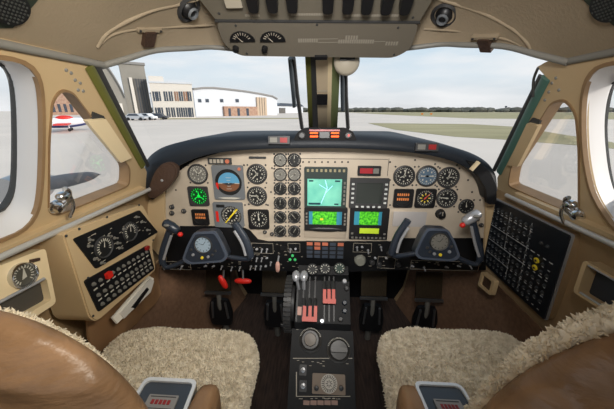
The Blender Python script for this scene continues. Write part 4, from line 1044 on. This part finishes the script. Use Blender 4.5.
# ================================================================== RIGHT BREAKER PANEL
rc = RC.p
q4 = [rc(494, 199), rc(571, 236), rc(545, 319), rc(485, 263)]
CB = root('circuit_breaker_panel', 'large black circuit breaker panel with white lines on the right wall', 'circuit breaker panel', RC.at(0, 0))
MB().poly(rpoly(scaled(q4, .03), .008, 3), -.006, 0).build('frame', SILV, CB); MB().poly(rpoly(scaled(q4, .025), .008, 3), -.035, -.006).build('housing', WALL, CB)
MB().poly(rpoly(scaled(q4, .01), .006, 3), 0, .004).build('face', mat('breaker_face', (22, 27, 34), .45), CB)
b1 = None; cnt = 0
cs = [.05+.072*i for i in range(13)]; rs_ = [.09, .2, .29, .41, .5, .62, .71, .83, .92]
for j, u in enumerate(rs_):
    for i, t in enumerate(cs):
        if i >= 9 and j < 3 and not (i in (10, 11) and j == 1): continue
        if (i, j) in ((2, 2), (7, 2), (4, 4), (9, 6), (5, 7), (12, 3), (12, 8)): continue
        if cnt >= 99: continue
        a = bilerp(q4, t, u); cnt += 1
        yel = (i, j) in ((10, 3), (10, 4))
        if yel:
            MB().lathe(a[0], a[1], [(.004, .004), (.009, .004), (.009, .008), (.004, .008), (.004, .004)], 14, False).build('yellow_collar', YEL, CB)
        if b1 is None: b1 = brk.build('breaker', mat('breaker_black', (58, 60, 62), .4), CB); b1.location = (a[0], a[1], .004)
        else: copyof(b1, CB, (a[0], a[1], .004))
m = MB()
for u in (.145, .345, .56, .765):
    for i in range(13):
        if i >= 9 and u < .3: continue
        a = bilerp(q4, .05+.072*i, u); w = random.uniform(.004, .0085); m.rect(a[0]-w, a[1]-.0012, a[0]+w, a[1]+.0012, .004, .0046)
for j, u in enumerate(rs_):
    for i, t in enumerate(cs):
        if i >= 9 and j < 3: continue
        a = bilerp(q4, t, u+.028); m.rect(a[0]-.004, a[1]-.0009, a[0]+.004, a[1]+.0009, .004, .0046)
def qline(t0, u0, t1, u1, w=.0012):
    A, B = V(bilerp(q4, t0, u0)), V(bilerp(q4, t1, u1)); d = (B-A).normalized(); nn = V((-d.y, d.x))*w/2
    m.poly([tuple(A+nn), tuple(B+nn), tuple(B-nn), tuple(A-nn)], .004, .0046)
qline(.02, .345, .6, .345); qline(.02, .56, .62, .56); qline(.32, .05, .32, .56); qline(.62, .05, .62, .95); qline(.42, .56, .42, .95); qline(.02, .765, .42, .765)
m.build('lettering', mat('panel_white', (196, 200, 202), .5), CB)
# pocket and small frame on the right wall
RP = Fr((.655, .4, .8), (0, -1, 0), (.03, 0, 1)); rp = RP.p
def rpocket(name, label, pts, fr_w, cat):
    qq = [rp(*p) for p in pts]; c0 = (sum(a for a, _ in qq)/len(qq), sum(b for _, b in qq)/len(qq)); qq = [(a-c0[0], b-c0[1]) for a, b in qq]
    r = root(name, label, cat, RP.at(*c0)); o = rpoly(qq, .010, 3); i_ = rpoly(scaled(qq, -fr_w), .006, 3)
    return r, o, i_, qq
r, o, i_, qq = rpocket('wall_pocket', 'dark recessed pocket in a tan frame on the right wall above the seat back', [(587, 260), (660, 300), (660, 345), (576, 292)], .13, 'pocket')
MB().poly(o, -.03, .008, [i_]).build('frame', TRIM, r); MB().poly(i_, -.028, -.02).build('pocket_back', mat('pocket_navy', (44, 48, 56), .6), r)
a = scaled(qq, -.17); MB().tube([V((*a[0], .006)), V((*a[1], .006))], .003, 8).build('pocket_trim', SILV, r); MB().tube([V((*a[3], .004)), V((*a[2], .004))], .003, 8).build('lower_trim', SILV, r)
r, o, i_, qq = rpocket('ash_tray', 'small tan framed ash tray below the right breaker panel', [(483, 271), (496, 281), (492, 296), (479, 285)], .3, 'ash tray')
MB().poly(o, -.012, .006, [i_]).build('frame', TRIM, r); MB().poly(i_, -.011, -.002).build('lid', BROWNL, r)
# ================================================================== WINDOW LATCHES
def latch(fr, px, py, label, s):
    a = fr.p(px, py, .02); r = root('window_latch', label, 'latch', fr.at(a[0], a[1], .001) @ Matrix.Scale(.78, 4), 'quarter window latches')
    MB().lathe(0, -.03, [(.022, 0), (.022, .006), (.016, .010), (.014, .022), (0, .026)], 18).build('base', CHROME, r, 40)
    MB().tube(spline([V((0, -.03, .018)), V((s*.012, -.005, .03)), V((s*.006, .03, .034)), V((-s*.012, .045, .038))], 5), [.007]*8+[.0075]*7+[.006], 10).build('lever', CHROME, r, 60)
    MB().ball((-s*.006, .018, .03), .017, 12, (1.3, .8, .9)).build('catch', CHROME, r, 60)
    MB().tube(spline([V((s*.012, .02, .03)), V((s*.02, -.02, .04)), V((s*.012, -.06, .036))], 5), .005, 8).build('handle', CHROME, r, 60)
latch(WL, 63, 200, 'chrome window latch at the corner of the left quarter window', 1)
latch(WR, 571, 208, 'chrome window latch at the corner of the right quarter window', -1)
# ================================================================== OVERHEAD PANEL
ov = OVH.p
OP = root('overhead_panel', 'taupe overhead panel with black knobs and two half-round meters above the windscreen', 'overhead panel', OVH.at(0, 0))
up2 = [ov(*p) for p in [(190, -12), (217, 22), (419, 23), (441, -14)]]
MB().poly(up2, -.05, -.002).build('upper_plate', TAUPE, OP)
low2 = [ov(*p) for p in [(216, 20), (224, 43), (240, 54.5), (394, 56.5), (410, 48), (419, 22)]]
MB().poly(rpoly(low2, .02, 3), -.03, .006).build('lower_plate', mat('overhead_paint2', (106, 100, 89), .45), OP)
MB().poly([ov(215, 19.2), ov(420, 20.8), ov(420, 22), ov(215, 20.6)], 0, .007).build('plate_gap', DSEAL, OP)
kn = None
for x, y in ((252.5, 4), (272, 4), (292, 4), (328, 5), (348, 5), (367, 5.5), (387, 6), (406, 6)):
    a = ov(x, y, .02)
    if kn is None:
        kn = MB().poly(rpoly([(-.013, -.022), (.013, -.022), (.015, .03), (-.015, .03)], .010, 3), 0, .026).build('knob', BLACK, OP); kn.location = (a[0], a[1], -.002)
    else: copyof(kn, OP, (a[0], a[1], -.002))
a = ov(234, 1); MB().rect(a[0]-.022, a[1]-.010, a[0]+.022, a[1]+.03, -.002, .012, .003).build('white_box', mat('box_offwhite', (172, 164, 148), .5), OP)
for x, y in ((242, 36), (272.5, 36)):
    a = ov(x, y); R = .038
    half = [(a[0]+R*math.cos(PI*i/16), a[1]-.012+R*.85*math.sin(PI*i/16)) for i in range(17)]
    mt = MB().poly(half, .006, .010).build('meter', BLACK, OP)
    MB().ticks(a[0], a[1]-.010, R*.55, R*.75, 9, .0018, .010, .011, 25, 155).build('meter_marks', MARK2, mt); MB().poly([(a[0]-.002, a[1]-.01), (a[0]+.002, a[1]-.01), (a[0]-R*.4, a[1]-.01+R*.5)], .011, .012).build('meter_needle', MARK2, mt)
for x, y in ((236, 46.5), (265, 46.5)): a = ov(x, y); MB().lathe(a[0], a[1], [(.010, .006), (.009, .018), (0, .02)], 12).build('small_knob', BLACK, OP)
m = MB()
for x0, x1, y in ((298, 318, 39), (338, 374, 40), (345, 358, 36), (385, 398, 42)):
    n_ = max(2, int((x1-x0)/2.2))
    for i in range(n_):
        a = ov(x0+(x1-x0)*(i+.5)/n_, y); m.rect(a[0]-.0026, a[1]-.006, a[0]+.0026, a[1]+.006, .006, .0066)
for x0, x1, y in ((318, 338, 37.5), (318, 338, 41), (374, 385, 40)):
    a, b = ov(x0, y), ov(x1, y); m.rect(a[0], a[1]-.0006, b[0], a[1]+.0006, .006, .0066)
for x0, x1, y in ((292, 330, 15), (345, 400, 16), (246, 262, 16)):
    for i in range(int((x1-x0)/2.5)):
        a = ov(x0+i*2.5, y); m.rect(a[0]-.003, a[1]-.003, a[0]+.003, a[1]+.003, -.002, -.0014)
m.build('lettering', mat('overhead_marks', (140, 134, 122), .5), OP)
for x, y in ((219, 14), (236, 24), (317, 23), (413, 18), (398, 26), (247, 52), (394, 53)):
    a = ov(x, y); copyof(first, OP, (a[0], a[1], .006 if y > 20 else -.002))
a = ov(321, 54.5); MB().rect(a[0]-.02, a[1]-.008, a[0]+.02, a[1]+.004, .006, .014, .003).build('catch', BLACK, OP)
# eyeball air vents
def ceil_frame(p):
    e = .01; dzx = (ceil_z(p.x+e, p.y)-ceil_z(p.x-e, p.y))/(2*e); dzy = (ceil_z(p.x, p.y+e)-ceil_z(p.x, p.y-e))/(2*e)
    n = V((dzx, dzy, -1)).normalized(); ux = V((1, 0, 0)); ux = (ux-n*ux.dot(n)).normalized(); return Fr(p, ux, n.cross(ux))
for x, y, lab in ((188, 8.5, 'round dark air vent in the ceiling left of the overhead panel'), (444.5, 14.5, 'round dark air vent in the ceiling right of the overhead panel')):
    p = on_ceil(x, y); cf = ceil_frame(p); r = root('air_vent', lab, 'air vent', cf.at(0, 0), 'ceiling air vents')
    MB().lathe(0, 0, [(.036, -.01), (.036, .006), (.030, .010), (.026, .004), (.026, -.006)], 24, False).build('rim', DGREY, r, 50)
    MB().ball((0, 0, -.006), .026, 16).build('nozzle', BLACK, r, 60); MB().lathe(0, 0, [(.016, .018), (.014, .024), (.010, .022), (.010, .016)], 16, False).build('nozzle_lip', GREY, r, 50)
# visor clamps on the header
for x, y, lab in ((147, 37, 'small dark visor clamp on the ceiling above the left windscreen'), (487, 43, 'small dark visor clamp on the ceiling above the right windscreen')):
    p = on_ceil(x, y); cf = ceil_frame(p); ux = on_ceil(x+4, y)-on_ceil(x-4, y); ux = (ux-cf.n*ux.dot(cf.n)).normalized(); cf = Fr(p, ux, cf.n.cross(ux)); r = root('visor_clamp', lab, 'clamp', cf.at(0, 0), 'visor clamps')
    MB().rect(-.016, -.02, .016, .02, -.004, .012, .003).build('block', BROWNL, r); MB().rect(-.036, .018, .036, .026, -.004, .008, .002).build('bracket', HEAD, r)
    for s in (-.03, .03): MB().cyl(s, .022, .008, .010, .003, n=8).build('screw', DSEAL, r)
# overhead speaker plates in the top corners
for bnd, ex, gc, lab in ((((-12, 46), (3, 36), (28, 13)), -12, (10, 8), 'dark green speaker plate with grille in the upper left corner'), (((-12, 572), (3, 586), (27, 615)), 628, (608, 6), 'dark green speaker plate with grille in the upper right corner')):
    c = on_ceil(*gc, .006); cf = ceil_frame(c); r = rootw('speaker_plate', lab, 'speaker', c, 'overhead speaker plates'); rows = []
    for i in range(13):
        y = -12+(bnd[2][0]+12)*i/12
        xb = bnd[0][1]+(bnd[1][1]-bnd[0][1])*(y+12)/15 if y < 3 else bnd[1][1]+(bnd[2][1]-bnd[1][1])*(y-3)/(bnd[2][0]-3)
        rows.append([on_ceil(xb+(ex-xb)*k/8, y, .004) for k in range(9)])
    MB().grid(rows, back=(0, 0, .003)).build('plate', DGREEN, r, 60, c)
    g_ = local(MB().cyl(0, 0, -.004, .005, .026, n=28), cf).build('grille', BLACK, r, 30, c)
    m = MB()
    for i in range(-4, 5):
        for k in range(-4, 5):
            if i*i+k*k < 17: m.cyl(i*.0056, k*.0056, .005, .0062, .0017, n=6)
    local(m, cf).build('grille_holes', mat('hole_grey', (70, 72, 70), .5), g_, 30, c)
# standby compass under the header, right of the centre post
c = onY(346.5, 62, 1.03); r = rootw('standby_compass', 'round beige standby compass hanging right of the windscreen centre post', 'compass', c)
mb = MB().lathe(0, 0, [(0, -.03), (.03, -.028), (.042, -.01), (.043, .012), (.036, .022), (0, .026)], 24); mb.v = [(x, -z, y) for x, y, z in mb.v]; mb.build('case', mat('compass_beige', (160, 152, 136), .5), r, 50)
MB().box((0, -.027, .012), (.048, .012, .024)).build('lens', BLACK, r); MB().box((0, 0, .05), (.02, .02, .02)).build('mount', DGREY, r)
# placard on the centre post
c = onY(322.3, 93, 1.172); r = rootw('compass_card', 'small white and black correction card on the windscreen centre post', 'card', c)
zs = (onY(322, 82, 1.172).z-c.z, onY(322, 96, 1.172).z-c.z)
SLP = Matrix.Rotation(.75, 3, 'X')
MB().box((0, -.004, .025), (.042, .003, .055), SLP).build('card', mat('card_grey', (172, 160, 140), .6), r); MB().box((0, .014, -.024), (.042, .005, .05), SLP).build('holder', BLACK, r)
m = MB()
for i in range(4): m.box((0, -.018+.008*i, .040-.009*i), (.03, .002, .003), SLP)
m.build('lettering', MARK, r)
# windscreen wipers parked upright outside
for pts, lab in (([(293.5, 58), (297, 92), (302, 128)], 'dark wiper left of the windscreen centre post'), ([(345.5, 72), (346, 96), (348, 128)], 'dark wiper right of the windscreen centre post')):
    Ys = [1.12, 1.30, 1.50]; P = [onY(x, y, Y) for (x, y), Y in zip(pts, Ys)]
    r = rootw('wiper', lab, 'wiper', P[2], 'windscreen wipers'); c = P[2]
    MB().tube([p-c for p in P], [.008, .009, .010], 8).build('arm', DSEAL, r, 60)
    a = P[0]+(P[1]-P[0])*.0; MB().tube([a-c+V((-.012, -.004, .0)), P[1]-c+V((-.012, -.004, -.06))], .011, 8, .6).build('blade', mat('wiper_blade', (58, 66, 72), .5), r, 60)
# cable at the right post
MB_ = MB().tube(spline([WR.w(*WR.p(538, 68, .02), .02), WR.w(*WR.p(534, 78, .02), .02), WR.w(*WR.p(533, 88, .02), .02), WR.w(*WR.p(533, 97, .02), .02)], 5), .003, 8)
o = MB_.build('cable', DSEAL); tag(o, 'thin dark cable hanging at the top of the right windscreen post', 'cable')

# ================================================================== SEATS
def tufts(mb, pts, ln, rad, jitter=.7):
    # short curly locks: bent three-sided spikes
    for p, n in pts:
        n = V(n).normalized(); j = V((random.uniform(-1, 1), random.uniform(-1, 1), random.uniform(-1, 1)))
        d = (n+j*jitter).normalized(); l = ln*random.uniform(.6, 1.3); u = d.orthogonal().normalized(); w = d.cross(u)
        j2 = V((random.uniform(-1, 1), random.uniform(-1, 1), random.uniform(-.6, 1)))
        mid = p+d*l*.6; tip = mid+(d+j2*1.1).normalized()*l*.6
        vs = [p+(u*math.cos(a)+w*math.sin(a))*rad-n*rad for a in (0, 2.1, 4.2)]+[mid+(u*math.cos(a)+w*math.sin(a))*rad*.8 for a in (0, 2.1, 4.2)]+[tip]
        mb.add(vs, [(0, 1, 4, 3), (1, 2, 5, 4), (2, 0, 3, 5), (3, 4, 6), (4, 5, 6), (5, 3, 6)])
def superpts(c, sc, e, N, cond=lambda p: True, f=None):
    out = []; sp = lambda x, q: math.copysign(abs(x)**q, x)
    while len(out) < N:
        # sample on the box faces by area then push to the superellipsoid
        d = V((random.uniform(-1, 1)*sc[0], random.uniform(-1, 1)*sc[1], random.uniform(-1, 1)*sc[2]))
        ax = random.choices((0, 1, 2), (sc[1]*sc[2], sc[0]*sc[2], sc[0]*sc[1]))[0]
        d[ax] = math.copysign(sc[ax], d[ax])
        k = (abs(d.x/sc[0])**(2/e)+abs(d.y/sc[1])**(2/e)+abs(d.z/sc[2])**(2/e))**(-e/2)
        p = d*k
        g = V((math.copysign(abs(p.x/sc[0])**(2/e-1)/sc[0], p.x), math.copysign(abs(p.y/sc[1])**(2/e-1)/sc[1], p.y), math.copysign(abs(p.z/sc[2])**(2/e-1)/sc[2], p.z)))
        if not cond(p): continue
        out.append((p, g))
    return out
def seat(sx, xc, label, cush, back, arm, backtilt):
    r = rootw('pilot_seat', label, 'seat', (xc, .45, 0), 'pilot seats')
    o = V((xc, .45, 0))
    # sheepskin cushion
    c, sc = V(cush[0])-o, cush[1]
    def bumpy(p):
        q = V(p); n_ = noise.noise(V((q.x, q.y, q.z))*14)*.008+noise.noise(V((q.x, q.y, q.z))*45)*.004
        return q*(1+0)+q.normalized()*n_
    m = MB().ball((0, 0, 0), 1, 56, sc, .34, bumpy, 28); m.v = [tuple(V(v)+c) for v in m.v]
    ps = superpts(c, sc, .34, 26000, lambda p: p.z > -.02)
    tufts(m, [(p+c+p.normalized()*noise.noise(V(p)*14)*.008, g) for p, g in ps], .0075, .0030, 1.1)
    m.build('sheepskin_cushion', FLEECE, r, 60)
    MB().box(c+V((0, -.02, -sc[2]-.03)), (sc[0]*1.7, sc[1]*1.75, .06)).build('seat_pan', BLACK2, r)
    MB().box((c.x, c.y-.05, (c.z-sc[2]-.06)/2), (sc[0]*1.1, .26, c.z-sc[2]-.06)).build('seat_base', BLACK2, r)
    # leather-backed seat back with fleece on its front
    bc, bs = V(back[0])-o, back[1]
    Rm = Matrix.Rotation(backtilt, 3, 'X') @ Matrix.Rotation(back[2], 3, 'Y')
    asy = lambda p: V((p[0]*(.57 if sx < 0 and p[0] < 0 else 1), p[1], p[2]))
    def crease(p):
        q = asy(p); w = noise.noise(V((q.x*5+sx, q.z*5, 2)))*.010+.006*math.sin(q.x*28+q.z*30+4*noise.noise(q*5))*max(0, 1-abs(q.z)/bs[2])
        w += .011*(1-min(1, 3.2*abs(noise.noise(V((q.x*4.2+3*sx, q.y*2, q.z*7.5+q.x*4))))))**2
        q.y -= w if q.y < 0 else 0
        return Rm @ q
    MB().ball(bc, 1, 120, bs, .95, crease, 80).build('backrest', LEATH, r, 60)
    kx, kz = (.785, .88) if sx < 0 else (.955, 1.05); fs = (bs[0]*kx, bs[1]*.7, bs[2]*kz); off = Rm @ V((0, bs[1]*.5, 0))
    m = MB().ball(bc+off, 1, 48, fs, .95, lambda p: Rm @ asy(p), 30)
    ps = superpts(bc, fs, .95, 16000, lambda p: p.z > -.1 and p.y > -.03)
    tufts(m, [(Rm @ asy(p)+bc+off, Rm @ V(g)) for p, g in ps], .0062, .0028, 1.1)
    m.build('fleece_cover', FLEECE, r, 60)
    # inboard armrest with framed plate
    A = Fr(arm[0], arm[1], arm[2]); w, l = arm[3], arm[4]
    a = MB().poly(rpoly([(-w, -l), (w, -l), (w, 0), (-w, 0)], .014, 3), -.05, 0); a = local(a, A); arm_o = a.build('armrest', LEATH if False else mat('armrest_navy', (62, 68, 76), .3, .3), r, 40, o)
    a = MB().poly(rpoly([(-w, -l), (w, -l), (w, 0), (-w, 0)], .014, 3), 0, .004, [rpoly([(-w*.88, -l*.99), (w*.88, -l*.99), (w*.88, -w*.14), (-w*.88, -w*.14)], .010, 3)]); local(a, A).build('chrome_frame', mat('frame_silver', (228, 228, 228), .35, .45), arm_o, 40, o)
    a = MB().rect(-w*.5, -.075, w*.55, -.034, 0, .003, .002); pl_ = local(a, A).build('placard', mat('placard_grey', (150, 146, 142), .4, .4), arm_o, 30, o)
    a = MB()
    for i in range(5): a.rect(-w*.32+i*w*.14, -.052, -w*.22+i*w*.14, -.044, .003, .0038)
    local(a, A).build('red_lettering', REDD, arm_o, 30, o)
    a = MB().rect(-w*.42, -.0385, w*.47, -.0372, .003, .0036).rect(-w*.42, -.06, w*.47, -.059, .003, .0036); local(a, A).build('placard_lines', DGREY, arm_o, 30, o)
    # leather pad behind the plate
    pc = A.w(-sx*w*1.3, -.07, -.045)-o
    MB().ball(pc, 1, 24, (.024, .08, .05), .6).build('armrest_pad', LEATH, r, 60)
    return r
AZ = .70
def armspec(l, rr, y0, wpx):
    return None
aL = onZ(172, 379.5, AZ); aR = onZ(436.5, 383.5, AZ)
seat(-1, -.43, 'left pilot seat in tan leather with cream sheepskin, beside the fuel console', ((-.437, .494, .43), (.242, .235, .075)), ((-.508, .285, .672), (.245, .06, .28), .0), (aL, (1, .0, 0), (-.10, 1, -.05), .053, .22), .05)
seat(1, .43, 'right pilot seat in brown leather with cream sheepskin, beside the breaker panel', ((.433, .535, .436), (.236, .235, .075)), ((.456, .285, .683), (.234, .06, .286), .0), (aR, (1, 0, 0), (-.07, 1, -.05), .045, .22), .05)

# ================================================================== LIGHT
W = bpy.data.worlds.new('sky'); S.world = W; W.use_nodes = True; nt = W.node_tree; bg = nt.nodes['Background']
tc = nt.nodes.new('ShaderNodeTexCoord'); sep = nt.nodes.new('ShaderNodeSeparateXYZ'); nt.links.new(tc.outputs['Generated'], sep.inputs[0])
rp_ = nt.nodes.new('ShaderNodeValToRGB'); e = rp_.color_ramp.elements
e[0].position = 0; e[0].color = lin((222, 224, 226)); e[1].position = .7; e[1].color = lin((150, 190, 222))
k = e.new(.1); k.color = lin((222, 234, 242)); k = e.new(.3); k.color = lin((184, 214, 236))
nt.links.new(sep.outputs['Z'], rp_.inputs['Fac'])
mp = nt.nodes.new('ShaderNodeMapping'); mp.inputs['Scale'].default_value = (1.2, 1.2, 6); nt.links.new(tc.outputs['Generated'], mp.inputs['Vector'])
ns = nt.nodes.new('ShaderNodeTexNoise'); ns.inputs['Scale'].default_value = 2.6; ns.inputs['Detail'].default_value = 8; nt.links.new(mp.outputs[0], ns.inputs['Vector'])
cr = nt.nodes.new('ShaderNodeValToRGB'); cr.color_ramp.elements[0].position = .42; cr.color_ramp.elements[1].position = .66; nt.links.new(ns.outputs['Fac'], cr.inputs['Fac'])
mx = nt.nodes.new('ShaderNodeMixRGB'); mx.inputs['Color2'].default_value = lin((243, 245, 247)); nt.links.new(cr.outputs['Color'], mx.inputs['Fac']); nt.links.new(rp_.outputs['Color'], mx.inputs['Color1'])
nt.links.new(mx.outputs['Color'], bg.inputs['Color']); bg.inputs['Strength'].default_value = 1.0
sd = bpy.data.lights.new('sun', 'SUN'); sd.energy = 3.7; sd.angle = math.radians(10); sd.color = (1, .92, .82); so = bpy.data.objects.new('sun', sd); COL.objects.link(so)
so.rotation_euler = V((.86, -.30, .36)).to_track_quat('Z', 'Y').to_euler()
# added fill lights behind the seats, one facing the panel, one the left wall
for x, y, pw, sz, col, aim, sp in ((0, .02, 4.4, .2, (1, .97, .93), (0, .93, -.37), 95), (.26, .10, 3.6, .2, (1, .93, .8), (-1, .42, -.5), 105)):
    ld = bpy.data.lights.new('fill_light', 'AREA'); ld.energy = pw; ld.size = sz; ld.color = col; ld.spread = math.radians(sp)
    lo = bpy.data.objects.new('fill_light', ld); COL.objects.link(lo); lo.location = (x, y, 1.47)
    lo.rotation_euler = (-V(aim)).to_track_quat('Z', 'Y').to_euler()
vs_ = S.view_settings; vs_.view_transform = 'Standard'; vs_.look = 'None'; vs_.exposure = 0; vs_.gamma = 1; vs_.use_curve_mapping = False
